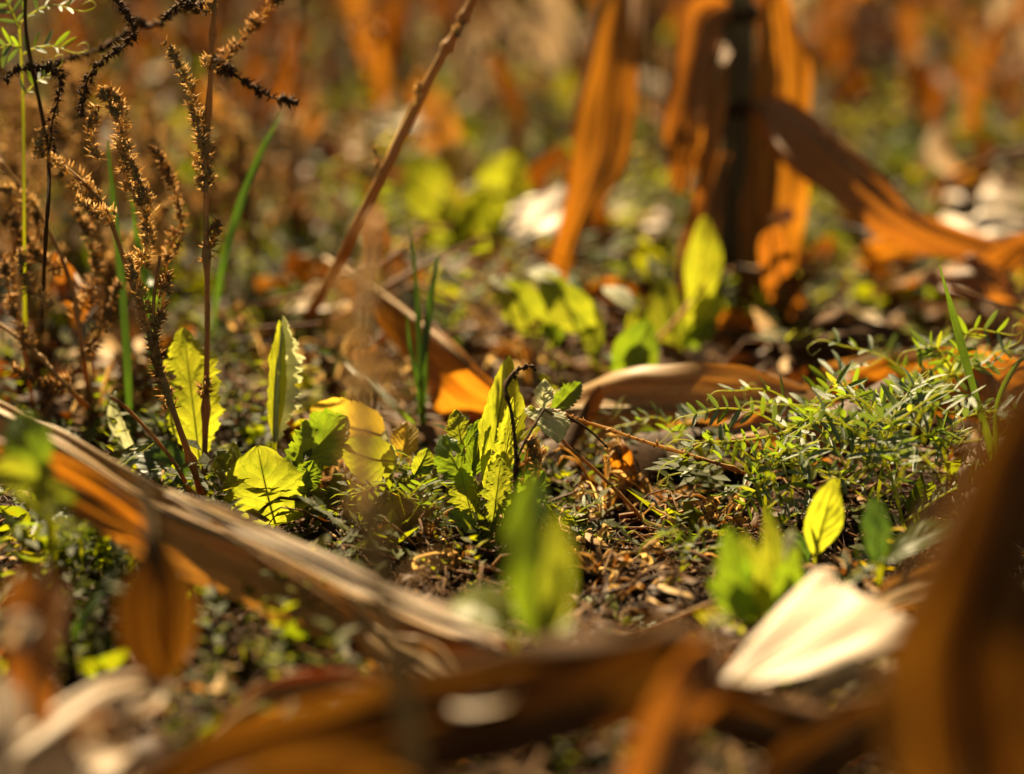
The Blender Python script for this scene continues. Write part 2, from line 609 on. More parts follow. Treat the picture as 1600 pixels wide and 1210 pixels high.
def litter_mat(name, cols, trans, tsat):
    if name != 'cover_green':
        cols = [(q[0], q[1] * .95, q[2] * .68) for q in cols]
    m, n = nodes_of(name)
    uv = N(n, 'ShaderNodeUVMap').outputs[0]
    sx = N(n, 'ShaderNodeSeparateXYZ')
    n.links.new(uv, sx.inputs[0])
    oc = N(n, 'ShaderNodeTexCoord').outputs['Object']
    c = ramp(n, sx.outputs[0], [(i_ / (len(cols) - 1), q) for i_, q in enumerate(cols)])
    nz = noise(n, oc, 300, 3, .6)
    c = mix(n, ramp(n, nz, [(.45, (.0, .0, .0)), (.75, (.45, .45, .45))]), c, (.09, .045, .018))
    t = mix(n, 1.0, c, tsat, 'MULTIPLY')
    finish(n, c, t, trans, .6, .25, nz, .5, .001)
    M[name] = m


litter_mat('litter', [(.05, .025, .012), (.13, .065, .022), (.24, .125, .038), (.42, .25, .09), (.66, .47, .25)], .32, (1.3, .75, .22))
litter_mat('cover_green', [(.02, .035, .007), (.045, .07, .012), (.07, .095, .014), (.12, .135, .014), (.20, .16, .016)], .55, (3.8, 3.4, .35))
litter_mat('dry_mass', [(.03, .013, .004), (.09, .042, .011), (.17, .08, .02), (.27, .14, .036), (.55, .37, .17)], .36, (1.7, 1.1, .32))

# ------------------------------------------------------------------ ground
xs = np.concatenate([-np.geomspace(400, 2.05, 24), np.linspace(-2, 2, 260), np.geomspace(2.05, 400, 24)])
ys = np.concatenate([-np.geomspace(400, .35, 20), np.linspace(-.3, 4.6, 360), np.geomspace(4.65, 600, 24)])
X, Y = np.meshgrid(xs, ys)
near = np.clip((5 - np.abs(Y - 1.8)) / 3, 0, 1) * np.clip((2.4 - np.abs(X)) / .6, 0, 1)
Zg = ground_z(X, Y) * near + near * 0.0028 * snoise(X * 14, Y * 14, 5) + near * .002 * snoise(X * 40, Y * 40, 8)
g = MB()
nx = len(xs)
i = np.arange(len(ys) - 1)[:, None] * nx
j = np.arange(nx - 1)[None, :]
g.add(np.stack([X, Y, Zg], -1).reshape(-1, 3), np.stack([i + j, i + j + 1, i + nx + j + 1, i + nx + j], -1).reshape(-1, 4))
go = link('ground', g.mesh('ground', (0, 0, 0)), None, (0, 0, 0), M['soil'])
tag(go, 'dark brown crumbly soil of the field floor', None, kind='structure')


# ------------------------------------------------------------------ scatter helpers
def rotz_tilt(n_, tilt, r):
    """n random rotation matrices: spin about z, then tilt"""
    a_ = r.uniform(0, 2 * math.pi, n_)
    t_ = r.normal(0, tilt, n_)
    b_ = r.uniform(0, 2 * math.pi, n_)
    ca, sa = np.cos(a_), np.sin(a_)
    R1 = np.zeros((n_, 3, 3))
    R1[:, 0, 0], R1[:, 0, 1], R1[:, 1, 0], R1[:, 1, 1], R1[:, 2, 2] = ca, -sa, sa, ca, 1
    ax = np.stack([np.cos(b_), np.sin(b_), 0 * b_], -1)
    c_, s_ = np.cos(t_), np.sin(t_)
    Kx = np.zeros((n_, 3, 3))
    Kx[:, 0, 2], Kx[:, 1, 2], Kx[:, 2, 0], Kx[:, 2, 1] = ax[:, 1], -ax[:, 0], -ax[:, 1], ax[:, 0]
    R2 = np.eye(3)[None] + s_[:, None, None] * Kx + (1 - c_)[:, None, None] * (Kx @ Kx)
    return R2 @ R1


def stamp(mb, tv, tf, pos, scale, R, ucol):
    tv = np.asarray(tv, float)
    tf = np.asarray(tf)
    n_ = len(pos)
    vv = np.einsum('nij,kj->nki', R, tv) * np.asarray(scale).reshape(n_, 1, -1) + pos[:, None, :]
    f = (tf[None] + (np.arange(n_) * len(tv))[:, None, None]).reshape(-1, tf.shape[1])
    uv = np.repeat(np.stack([ucol, np.zeros(n_)], -1), len(tv), 0)
    mb.add(vv.reshape(-1, 3), f, uv)


def strip_template(L, W, curl, n_=5, twist=0.0, kink=0.0, seed=0):
    r = np.random.default_rng(seed)
    s = np.linspace(-.5, .5, n_)
    zz = curl * (s ** 2 * 4) * L * .3
    xx = s * L
    yy = kink * np.sin(s * 5 + r.uniform(0, 3)) * L
    ww = W * (1 - (np.abs(s) * 1.7) ** 3 * .7) * .5
    tw = twist * s
    v_ = []
    for q in range(n_):
        dy, dz = math.cos(tw[q]) * ww[q], math.sin(tw[q]) * ww[q]
        v_.append((xx[q], yy[q] - dy, zz[q] - dz))
        v_.append((xx[q], yy[q], zz[q] + ww[q] * .35))
        v_.append((xx[q], yy[q] + dy, zz[q] + dz))
    f = []
    for q in range(n_ - 1):
        for h in (0, 1):
            a0 = q * 3 + h
            f.append((a0, a0 + 1, a0 + 4, a0 + 3))
    return np.array(v_), np.array(f)


def twig_template(L, R_, bend, seed):
    mb = MB()
    r = np.random.default_rng(seed)
    pts = [(-L / 2, 0, 0)] + [((q / 3 - .5) * L, r.normal(0, bend) * L, abs(r.normal(0, bend)) * L * .6) for q in (1, 2)] + [(L / 2, r.normal(0, bend) * L, 0)]
    tube(mb, pts, R_, R_ * .6, n=6, sides=4)
    return mb.verts(), np.array([q for q in mb.f if len(q) == 4])


def field_points(n_, r, y0=.75, y1=4.3, margin=.30):
    y = r.uniform(0, 1, n_) ** .8 * (y1 - y0) + y0
    x = r.uniform(-1, 1, n_) * (.215 * y * 1.1 + margin)
    return np.stack([x, y, ground_z(x, y)], -1)


# ------------------------------------------------------------------ plant litter (uncountable chaff)
lit = MB()
r = np.random.default_rng(3)
for q in range(9):
    tv, tf = twig_template(1.0, .011 + .004 * (q % 3), .16, q)
    n_ = 2300
    p = field_points(n_, r)
    p[:, 2] += r.uniform(.000, .014, n_)
    stamp(lit, tv, tf, p, r.uniform(.014, .075, n_), rotz_tilt(n_, .3, r), np.clip(r.normal(.42, .24, n_), 0, 1))
for q in range(10):
    tv, tf = strip_template(1.0, .16 + .05 * (q % 4), .5 * (-1) ** q + .2, 6, 1.6 * (q % 3 - 1), .12, q)
    n_ = 1000
    p = field_points(n_, r)
    p[:, 2] += r.uniform(.001, .020, n_)
    stamp(lit, tv, tf, p, r.uniform(.008, .034, n_) * (.55 + .3 * p[:, 1]), rotz_tilt(n_, .4, r), np.where(r.uniform(0, 1, n_) < .13, r.uniform(.75, 1, n_), np.clip(r.normal(.30, .22, n_), 0, 1)))
for q in range(8):       # matted fibres in the plane of focus
    tv, tf = twig_template(1.0, .012 + .005 * (q % 3), .24, q + 300)
    n_ = 700
    p = field_points(n_, r, y0=1.05, y1=1.75, margin=.1)
    p[:, 2] += r.uniform(-.001, .006, n_)
    stamp(lit, tv, tf, p, r.uniform(.007, .032, n_), rotz_tilt(n_, .25, r), np.clip(r.normal(.36, .25, n_), 0, 1))
for q in range(8):
    tv, tf = strip_template(1.0, .10 + .05 * (q % 4), .45 * (-1) ** q, 9, 2.2 * (q % 3 - 1), .16, q + 90)
    n_ = 420
    p = field_points(n_, r, y0=1.4, y1=4.3)
    p[:, 2] += r.uniform(.003, .03, n_)
    stamp(lit, tv, tf, p, r.uniform(.035, .11, n_), rotz_tilt(n_, .4, r), np.where(r.uniform(0, 1, n_) < .14, r.uniform(.8, 1, n_), np.clip(r.normal(.24, .17, n_), 0, 1)))
for q in range(4):       # crumbs of soil and seed
    tv = nrm(np.array([(1, 0, 0), (-1, 0, 0), (0, 1, 0), (0, -1, 0), (0, 0, 1), (0, 0, -1)]) + np.random.default_rng(q).normal(0, .25, (6, 3)))
    tf = np.array([(0, 2, 4), (2, 1, 4), (1, 3, 4), (3, 0, 4), (2, 0, 5), (1, 2, 5), (3, 1, 5), (0, 3, 5)])
    n_ = 2600
    p = field_points(n_, r, y1=2.6)
    stamp(lit, tv, tf, p, np.abs(r.normal(.0022, .0016, n_)) + .0008, rotz_tilt(n_, .6, r), np.clip(r.normal(.2, .17, n_), 0, 1))
for q in range(5):
    r_ = np.random.default_rng(q + 60)
    th = np.linspace(0, 2 * math.pi, 7, endpoint=False)
    tv = [(0, 0, .75)]
    for zz_, rr_ in ((.45, .75), (-.05, 1.0), (-.5, .8)):
        for a_ in th:
            k_ = rr_ * r_.uniform(.72, 1.2)
            tv.append((k_ * math.cos(a_), k_ * math.sin(a_), zz_ + r_.normal(0, .12)))
    tf = [(0, 1 + k_, 1 + (k_ + 1) % 7) for k_ in range(7)]
    for l_ in (0, 1):
        for k_ in range(7):
            a0, a1 = 1 + l_ * 7 + k_, 1 + l_ * 7 + (k_ + 1) % 7
            tf += [(a0, a0 + 7, a1), (a1, a0 + 7, a1 + 7)]
    n_ = 300
    p = field_points(n_, r, y0=.9, y1=2.4)
    stamp(lit, np.array(tv), np.array(tf), p, np.abs(r.normal(.004, .003, n_)) + .0025, rotz_tilt(n_, .3, r), np.clip(r.normal(.06, .05, n_), 0, 1))
lo = build('plant_litter', lit, M['litter'])
tag(lo, 'dry brown straw, chaff and leaf crumbs covering the soil', 'litter', kind='stuff')


# ------------------------------------------------------------------ low green ground cover (mass)
def sprig_template(seed, kind):
    r_ = np.random.default_rng(seed)
    vs, fs = [], []

    def lf(c, d, up, L_, W_):
        d = np.array(d) / np.linalg.norm(d)
        sd_ = np.cross(d, up)
        sd_ /= np.linalg.norm(sd_) + 1e-9
        k0 = len(vs)
        c = np.array(c)
        nn_ = np.cross(sd_, d)
        vs.extend([c, c + d * L_ * .5 + sd_ * W_ + nn_ * W_ * .35, c + d * L_, c + d * L_ * .5 - sd_ * W_ + nn_ * W_ * .35, c + d * L_ * .55])
        fs.extend([(k0, k0 + 4, k0 + 1), (k0 + 1, k0 + 4, k0 + 2), (k0, k0 + 3, k0 + 4), (k0 + 3, k0 + 2, k0 + 4)])
    if kind == 0:      # pinnate
        h = r_.uniform(.5, .9)
        for q in range(7):
            t_ = q / 6
            c = np.array((t_ * .6, 0, h * math.sin(t_ * 1.5)))
            for s_ in (-1, 1):
                lf(c, (.25 + r_.normal(0, .1), s_, .35 + r_.normal(0, .25)), (0, 0, 1), .30, .045)
    elif kind == 1:    # rosette of broad leaves
        for q in range(6):
            a_ = q * 1.05 + r_.normal(0, .2)
            lf((0, 0, .05), (math.cos(a_), math.sin(a_), r_.uniform(.1, 1.3)), (0, 0, 1), r_.uniform(.5, 1.0), r_.uniform(.12, .22))
    else:              # small-leaved upright
        for q in range(14):
            a_ = q * 2.4
            z_ = q / 14 * .9
            lf((r_.normal(0, .04), r_.normal(0, .04), z_), (math.cos(a_), math.sin(a_), .4), (0, 0, 1), .26, .07)
    return np.array(vs), np.array(fs)


cov = MB()
patches = [(90, 900, .09, 260), (230, 880, .06, 120), (130, 970, .05, 80), (460, 990, .02, 30), (400, 350, .2, 380), (540, 400, .14, 160), (740, 350, .10, 60),
           (460, 300, .2, 240), (1010, 290, .12, 170), (960, 400, .06, 30), (1290, 500, .08, 110), (1300, 380, .12, 160), (1440, 290, .16, 300),
           (1500, 400, .12, 160), (540, 100, .35, 380), (1350, 120, .5, 600), (300, 150, .4, 360), (60, 430, .2, 160), (150, 640, .08, 60),
           (680, 820, .03, 30), (650, 870, .03, 25), (1030, 830, .04, 24), (1400, 850, .08, 70), (1300, 1150, .08, 100), (200, 1120, .08, 90),
           (600, 1130, .06, 60), (1350, 560, .05, 25), (400, 740, .035, 50), (560, 770, .045, 90), (260, 700, .05, 80), (850, 780, .03, 40), (480, 560, .07, 110), (620, 520, .06, 90), (380, 480, .08, 140), (900, 720, .04, 40), (1100, 760, .04, 60)]
for q, (px, py, sg, n_) in enumerate(patches):
    c = Hh(px, py, 0)
    for k_ in range(3):
        tv, tf = sprig_template(q * 3 + k_, k_)
        nn_ = max(2, int(n_ * (.33 if py > 450 else .5) * (.42, .16, .42)[k_]))
        p = np.stack([r.normal(c.x, sg, nn_), r.normal(c.y, sg * 1.1, nn_), np.zeros(nn_)], -1)
        p[:, 2] = ground_z(p[:, 0], p[:, 1]) + r.uniform(0, .006, nn_)
        s_ = r.uniform(.022, .055, nn_) * (1.0 if py > 450 else 1.0 + min(1.0, (450 - py) / 250))
        stamp(cov, tv, tf, p, s_, rotz_tilt(nn_, .35, r), np.clip(r.normal(.45, .22, nn_), 0, 1))
co = build('ground_cover', cov, M['cover_green'])
tag(co, 'low mat of tiny green weeds growing across the soil', 'ground cover', kind='stuff')

# ------------------------------------------------------------------ dry weed mass far behind
dm = MB()


def grain_t(seed):
    r_ = np.random.default_rng(seed)
    return nrm(np.array([(1, 0, 0), (-1, 0, 0), (0, 1, 0), (0, -1, 0), (0, 0, 1), (0, 0, -1)], float) + r_.normal(0, .25, (6, 3))) * np.array([.8, .8, 1.5]), \
        np.array([(0, 2, 4), (2, 1, 4), (1, 3, 4), (3, 0, 4), (2, 0, 5), (1, 2, 5), (3, 1, 5), (0, 3, 5)])


def spike_on(mb, path, rr, dens=5200, grain=.0011, bristle=.0048, seed=0, u0=None, taper=True, knob=0.8, gfrac=.55, bw=.17):
    """fuzzy seed spike round a path"""
    r_ = np.random.default_rng(seed)
    p = catmull(path, 60)
    L = np.linalg.norm(np.diff(p, axis=0), axis=1).sum()
    t = tangents(p)
    n_ = max(10, int(dens * L))
    s = r_.uniform(0, 1, n_)
    dk = np.clip(.5 + .5 * np.sin(s * L * 900 + r_.uniform(0, 6) + 3 * np.sin(s * 11)) + .45 * np.sin(s * L * 330 + r_.uniform(0, 6)), 0, 1)
    s = s[(r_.uniform(0, 1, n_) < 1 - knob + knob * dk)]
    n_ = len(s)
    idx = s * 59
    i0 = np.clip(idx.astype(int), 0, 58)
    fr = (idx - i0)[:, None]
    c = p[i0] * (1 - fr) + p[i0 + 1] * fr
    tt = t[i0]
    a_ = r_.normal(0, 1, (n_, 3))
    a_ = nrm(a_ - (a_ * tt).sum(1)[:, None] * tt)
    prof = (np.clip(1.25 - s, .25, 1) if taper else np.ones(n_)) * (1 + .35 * np.sin(s * L * 140 + seed))
    rad_ = rr * prof * r_.uniform(.25, 1, n_)
    pos = c + a_ * rad_[:, None]
    ucol = np.clip(r_.normal(.5, .2, n_), 0, 1)
    tv, tf = grain_t(seed)
    k_ = max(1, int(n_ * gfrac))
    stamp(mb, tv, tf, pos[:k_], grain * np.clip(r_.lognormal(-.05, .38, k_), .4, 2.2), rotz_tilt(k_, .8, r_), ucol[:k_])
    # bristles
    nb_ = int(n_ * 1.0)
    if bristle > 0:
        sel = r_.permutation(n_)[:nb_]
        d = nrm(a_[sel] + tt[sel] * r_.uniform(.1, .9, (nb_, 1)) + r_.normal(0, .25, (nb_, 3)))
        b_ = c[sel] + a_[sel] * (rr * prof[sel] * .6)[:, None]
        ln = bristle * r_.uniform(.5, 1.3, nb_)
        sd_ = nrm(np.cross(d, r_.normal(0, 1, (nb_, 3))))
        sd2 = np.cross(d, sd_)
        w_ = bristle * bw
        vv = np.stack([b_ + sd_ * w_, b_ - sd_ * w_ * .5 + sd2 * w_ * .87, b_ - sd_ * w_ * .5 - sd2 * w_ * .87, b_ + d * ln[:, None]], 1)
        f = np.array([(0, 1, 3), (1, 2, 3), (2, 0, 3)])
        f = (f[None] + (np.arange(nb_) * 4)[:, None, None]).reshape(-1, 3)
        mb.add(vv.reshape(-1, 3), f, np.repeat(np.stack([ucol[sel], 0 * ucol[sel]], -1), 4, 0))


r = np.random.default_rng(21)
for q in range(240):
    left = q < 110
    if left:
        px, py = r.uniform(-150, 620), r.uniform(40, 470)
    else:
        px, py = r.uniform(-100, 1750), r.uniform(-60, 260)
    b_ = Hh(px, py, 0)
    h = r.uniform(.12, .42)
    lean = Vector((r.normal(0, .10), r.normal(0, .08), 0))
    pth = [b_, b_ + Vector((0, 0, h * .35)) + lean * .3, b_ + Vector((0, 0, h * .75)) + lean * .8, b_ + Vector((0, 0, h)) + lean * 1.3]
    n0 = dm.n
    tube(dm, pth, .0016, .0008, n=10, sides=4)
    dm.uv[-1][:, 0] = r.uniform(.2, .8)
    dm.uv[-1][:, 1] = 0
    spike_on(dm, pth[1:], .006, dens=700, grain=.0022, bristle=.006, seed=q + 500)
# shreds of dead leaf among them
for q in range(6):
    tv, tf = strip_template(1.0, .14 + .05 * (q % 3), .6, 7, 2.0 * (q % 3 - 1), .14, q + 40)
    n_ = 190
    p = field_points(n_, r, y0=1.75, y1=4.2, margin=.25)
    p[:, 2] += np.abs(r.normal(0, .03, n_))
    stamp(dm, tv, tf, p, r.uniform(.04, .14, n_), rotz_tilt(n_, .8, r), np.where(r.uniform(0, 1, n_) < .14, r.uniform(.8, 1, n_), np.clip(r.normal(.3, .2, n_), 0, 1)))
# upright shreds that shade one another, and long fine dead stems
for q in range(8):
    tv, tf = strip_template(1.0, .16 + .06 * (q % 3), .5, 8, 1.8 * (q % 3 - 1), .10, q + 140)
    tv = tv[:, [2, 1, 0]] + np.array([0, 0, .42])
    n_ = 95
    p = field_points(n_, r, y0=2.0, y1=4.3, margin=.3)
    stamp(dm, tv, tf, p, r.uniform(.06, .17, n_), rotz_tilt(n_, .45, r), np.clip(r.normal(.38, .25, n_), 0, 1))
for q in range(10):
    tv, tf = twig_template(1.0, .0055 + .0015 * (q % 3), .17, q + 200)
    n_ = 46
    p = field_points(n_, r, y0=1.42, y1=3.6, margin=.2)
    p[:, 2] += r.uniform(.005, .07, n_) * np.clip(p[:, 1] - .9, .3, 1.6)
    stamp(dm, tv, tf, p, r.uniform(.08, .26, n_), rotz_tilt(n_, .5, r), np.clip(r.normal(.5, .2, n_), 0, 1))
do = build('dry_weeds', dm, M['dry_mass'])
tag(do, 'blurred tangle of dead brown weeds and leaf shreds behind', 'weeds', kind='stuff')

# ================================================================== standing corn stalk
def gpt(px, py, h=0.0):
    q = Hh(px, py, 0)
    return Vector((q.x, q.y, float(ground_z(q.x, q.y)) + h))


def stalk_mesh(path, r0, r1, nodes):
    mb = MB()
    tube(mb, path, r0, r1, n=80, sides=14, lump=.03, seed=4, bulges=[(c, .16, .012) for c in nodes])
    return mb


D1 = depth_at(505, 0)
b1 = gpt(1146, 505, -.01)
corn = thing('corn_stalk', 'dark upright dead corn stalk with hanging orange leaves', 'corn', b1)
build('stalk', stalk_mesh([b1, V(1148, 330, D1), V(1152, 160, D1), V(1150, -20, D1), V(1147, -160, D1)], .0150, .0125, (.10, .52, .78)),
      M['stalk'], corn)
for py in (165, 20):
    nd = MB()
    q = V(1150, py, D1)
    tube(nd, [q + Vector((0, 0, -.006)), q + Vector((0, 0, .006))], .0165, .0165, n=5, sides=14, bulges=[(.5, .12, .4)])
    build('node', nd, M['weed_dark'], corn)
dL = D1 - .02
corn_leaf(None, [V(1176, 515, dL), V(1196, 430, dL), V(1208, 330, dL), V(1214, 230, dL), V(1222, 120, dL), V(1216, 30, dL), V(1205, -60, dL)],
          [.012, .022, .026, .022, .022, .014, .004], M['corn_orange'], corn, name='leaf', hint=TOCAM, fp=.45, fn=.1, wav=.009, rolls=[10, 15, 5, 10, 0], seed=2, rag=.3)
corn_leaf(None, [V(1178, 160, dL), V(1215, 165, dL - .03), V(1275, 215, dL - .07), V(1345, 275, dL - .08), V(1410, 335, dL - .08), V(1490, 372, dL - .04), V(1600, 400, dL)],
          [.006, .014, .021, .023, .019, .014, .010], M['corn_brown'], corn, name='leaf', hint=TOCAM, fp=.12, fn=-.5, asym=(1.2, .7), wav=.006, rolls=[0, 5, -5, 5, 0], seed=3)
corn_leaf(None, [V(1190, 175, dL - .01), V(1225, 215, dL - .04), V(1265, 260, dL - .05), V(1300, 300, dL - .05)], [.008, .015, .012, .003], M['corn_orange'], corn, name='leaf',
          hint=TOCAM, fp=.2, fn=.2, seed=5)
corn_leaf(None, [V(1135, 70, dL), V(1122, 110, dL - .02), V(1112, 170, dL - .03), V(1105, 240, dL - .03), V(1098, 300, dL - .02)], [.004, .009, .011, .009, .003], M['corn_orange'], corn,
          name='leaf', hint=TOCAM, seed=6, rolls=20)
corn_leaf(None, [V(1130, 240, dL), V(1105, 320, dL), V(1092, 400, dL), V(1075, 470, dL), V(1060, 520, dL)], [.008, .014, .016, .013, .006], M['corn_brown'], corn, name='leaf', hint=TOCAM, seed=8,
          rolls=[30, 40, 20])
corn_leaf(None, [V(1140, 10, dL), V(1100, 30, dL), V(1085, 100, dL), V(1070, 200, dL), V(1062, 300, dL + .02)], [.008, .020, .022, .018, .006], M['corn_brown'], corn, name='leaf', hint=TOCAM,
          seed=9, rolls=[0, 40, 30])


def corn2(label, px, py, lean, topy, leaves, r0=.012):
    b_ = gpt(px, py, -.01)
    d_ = depth_at(py)
    t_ = thing('corn_stalk', label, 'corn', b_)
    build('stalk', stalk_mesh([b_, V(px + lean * .4, py - (py - topy) * .4, d_), V(px + lean, topy, d_)], r0, r0 * .75, (.1, .4, .7)), M['stalk'], t_)
    for q, (pts, wd, mt, kw) in enumerate(leaves):
        corn_leaf(None, [V(x_, y_, d_ + dd) for x_, y_, dd in pts], wd, M[mt], t_, name='leaf', seed=q * 7 + int(px), **kw)
    return t_


corn2('blurred dead corn stalk behind the bright orange hanging leaf', 985, 235, 30, -170,
      [([(985, 160, 0), (1010, 120, -.05), (1040, 170, -.08), (1065, 225, -.08)], [.010, .024, .022, .006], 'corn_pale', dict(hint=Vector((.45, -.6, .55)))),
       ([(1000, 60, 0), (1050, -60, .03), (1110, -40, .05), (1150, 60, .06)], [.02, .03, .03, .01], 'corn_tan', dict(hint=TOCAM))])
corn2('far dead corn stalk with pale leaves at the top centre', 800, 105, -20, -170,
      [([(795, 150, 0), (770, 80, -.04), (745, 120, -.08), (755, 215, -.10)], [.010, .022, .026, .012], 'corn_pale', dict(hint=Vector((.45, -.6, .55)))),
       ([(790, 120, 0), (800, 40, -.05), (820, 60, -.10), (845, 115, -.12)], [.014, .022, .024, .008], 'corn_pale', dict(hint=Vector((.45, -.6, .55)))),
       ([(785, 60, 0), (760, -40, .02), (700, -60, .02), (640, 60, 0)], [.02, .032, .03, .012], 'corn_brown', dict(hint=TOCAM)),
       ([(790, 140, 0), (850, 180, -.05), (870, 260, -.08)], [.015, .03, .014], 'corn_brown', dict(hint=TOCAM))])
corn2('far dead corn stalk with brown leaves behind the leaning weed stem', 600, 60, 15, -170,
      [([(605, 20, 0), (580, -60, 0), (540, -20, 0), (520, 70, 0)], [.02, .04, .035, .01], 'corn_orange', dict(hint=TOCAM)),
       ([(605, -10, 0), (640, -90, 0), (690, -30, 0), (705, 60, 0)], [.02, .035, .03, .01], 'corn_tan', dict(hint=TOCAM))])
corn2('far dead corn stalk blurred near the top right corner', 1480, 70, 40, -170,
      [([(1485, 60, 0), (1510, 20, -.05), (1555, 40, -.08), (1590, 110, -.1)], [.014, .03, .03, .008], 'corn_pale', dict(hint=Vector((.45, -.6, .55)))),
       ([(1480, 50, 0), (1440, -20, -.05), (1400, 40, -.08), (1380, 120, -.08)], [.014, .026, .024, .008], 'corn_brown', dict(hint=TOCAM))])
corn2('far dead corn stalk blurred at the top beside the main stalk', 1060, 40, -10, -170,
      [([(1060, 0, 0), (1085, -60, 0), (1100, 0, 0), (1095, 140, 0)], [.02, .04, .04, .012], 'corn_brown', dict(hint=TOCAM)),
       ([(1055, 10, 0), (1030, -80, 0), (1000, -40, 0), (985, 40, 0)], [.02, .03, .03, .012], 'corn_tan', dict(hint=TOCAM))])
corn2('far dead corn stalk blurred behind the fuzzy seed heads', 205, 30, -20, -170,
      [([(205, 10, 0), (180, -60, 0), (140, 0, 0), (120, 110, 0)], [.02, .04, .04, .012], 'corn_brown', dict(hint=TOCAM)),
       ([(205, -20, 0), (250, -100, 0), (300, -20, 0), (310, 80, 0)], [.02, .035, .035, .01], 'corn_orange', dict(hint=TOCAM))])

# ================================================================== dry corn leaves, single things
CL = corn_leaf
dB = 1.95
CL('glowing orange corn leaf hanging down at the top centre', [V(985, -80, 1.86), V(974, 0, 1.83), V(958, 80, 1.81), V(946, 170, 1.80), V(938, 240, 1.79), V(915, 300, 1.78), V(892, 360, 1.78), V(872, 430, 1.79), gpt(862, 500, .004)],
   [.009, .017, .021, .024, .024, .015, .010, .007, .003], M['corn_orange'], hint=TOCAM, fp=.3, fn=.1, rolls=[0, 10, -5, 10], seed=21, wav=.005)
CL('narrow orange leaf tip slanting to the soil beneath the hanging leaf', [V(905, 300, 1.92), V(880, 340, 1.90), V(855, 390, 1.88), gpt(830, 425, .006)], [.004, .010, .013, .006], M['corn_orange'],
   hint=TOCAM, seed=22)
CL('bright white leaf scrap left of the hanging orange leaf', [Hh(800, 372, .05), Hh(828, 350, .06), Hh(858, 325, .07), Hh(888, 290, .085)], [.012, .026, .024, .010], M['corn_white'], hint=Vector((-.1, -.25, 1)), seed=23, rag=.4,
   fp=.0, fn=.1)
CL('glowing orange curved corn leaf with white upper rim, mid-ground', [Hh(505, 405, .075), Hh(580, 450, .075), Hh(650, 500, .070), Hh(710, 552, .058), Hh(762, 598, .038), Hh(815, 640, .014)],
   [.008, .018, .023, .025, .022, .007], M['corn_orange'], hint=Vector((0, -1, -.05)), fp=.0, fn=-1.0, asym=(1.55, .2), rolls=0, seed=24, wav=.003, pleat=.03)
CL('dull brown corn leaf lying behind the glowing curved leaf', [Hh(650, 415, .014), Hh(700, 460, .016), Hh(755, 515, .016), Hh(810, 570, .012), Hh(860, 600, .01)], [.008, .013, .014, .012, .006], M['corn_brown'],
   hint=TOCAM + ZUP * .5, seed=25)
CL('broad brown corn leaf lying level behind the vetch', [Hh(830, 640, .018), Hh(920, 638, .032), Hh(1010, 638, .038), Hh(1110, 642, .038), Hh(1210, 650, .034), Hh(1340, 668, .02)],
   [.012, .026, .033, .034, .030, .014], M['corn_tan'], hint=TOCAM + ZUP * .15, fp=-.1, fn=-.35, seed=26, wav=.004, pleat=.03)
CL('tan corn leaf tip overlapping the broad level leaf', [Hh(1080, 690, .02), Hh(1150, 672, .03), Hh(1230, 655, .03), Hh(1300, 640, .02)], [.003, .010, .012, .005], M['corn_tan'], hint=TOCAM + ZUP, seed=126)
CL('flat dull leaf strip lying behind the yellow leaves', [Hh(540, 640, .012), Hh(620, 650, .014), Hh(700, 655, .014), Hh(790, 668, .008)], [.006, .012, .013, .006], M['corn_brown'], hint=TOCAM * .6 + ZUP, seed=27)
CL('purplish grey leaf strip lying left of the jagged upright leaf', [Hh(300, 612, .01), Hh(360, 610, .015), Hh(420, 612, .015), Hh(480, 622, .008)], [.005, .012, .012, .005], M['corn_tan'], hint=TOCAM * .5 + ZUP, seed=28)
CL('curved greyish leaf strip arching over the soil behind the vetch', [Hh(1255, 622, .01), Hh(1310, 590, .03), Hh(1390, 572, .035), Hh(1470, 565, .03), Hh(1540, 572, .02)], [.005, .011, .013, .012, .006], M['corn_tan'],
   hint=TOCAM * .5 + ZUP, seed=29)
CL('orange corn leaf glowing behind the vetch clump', [Hh(1300, 625, .012), Hh(1380, 600, .03), Hh(1470, 598, .04), Hh(1570, 612, .04), Hh(1660, 640, .03)], [.008, .017, .022, .022, .012], M['corn_orange'], hint=TOCAM, seed=30)
CL('orange leaf piece lying at the foot of the corn stalk', [Hh(1065, 520, .006), Hh(1110, 512, .02), Hh(1165, 518, .022), Hh(1215, 535, .012)], [.006, .012, .013, .006], M['corn_orange'], hint=TOCAM, seed=31)
CL('thin tan leaf strip slanting down beside the stalk foot', [Hh(1160, 515, .02), Hh(1210, 530, .018), Hh(1275, 560, .006)], [.004, .007, .003], M['corn_tan'], hint=TOCAM + ZUP, seed=32)
CL('pale straight leaf strip lying right of the stalk, upper one', [Hh(1340, 466, .012), Hh(1400, 476, .014), Hh(1475, 490, .010)], [.006, .010, .005], M['corn_tan'], hint=TOCAM * .6 + ZUP, seed=33)
CL('pale torn leaf scrap lying right of the stalk, lower one', [Hh(1335, 498, .01), Hh(1375, 505, .016), Hh(1425, 515, .006)], [.006, .012, .005], M['corn_pale'], hint=TOCAM * .5 + ZUP, seed=34, rag=.5)
CL('white leaf scrap leaning on the stalk sheath', [Hh(1168, 398, .03), Hh(1200, 412, .03), Hh(1240, 436, .02)], [.006, .011, .005], M['corn_pale'], hint=TOCAM * .4 + ZUP, seed=35)
CL('small white leaf scrap right of the stalk at half height', [V(1192, 362, 1.82), V(1215, 345, 1.80), V(1242, 333, 1.80)], [.006, .011, .006], M['corn_pale'], hint=TOCAM * .4 + ZUP, seed=36)
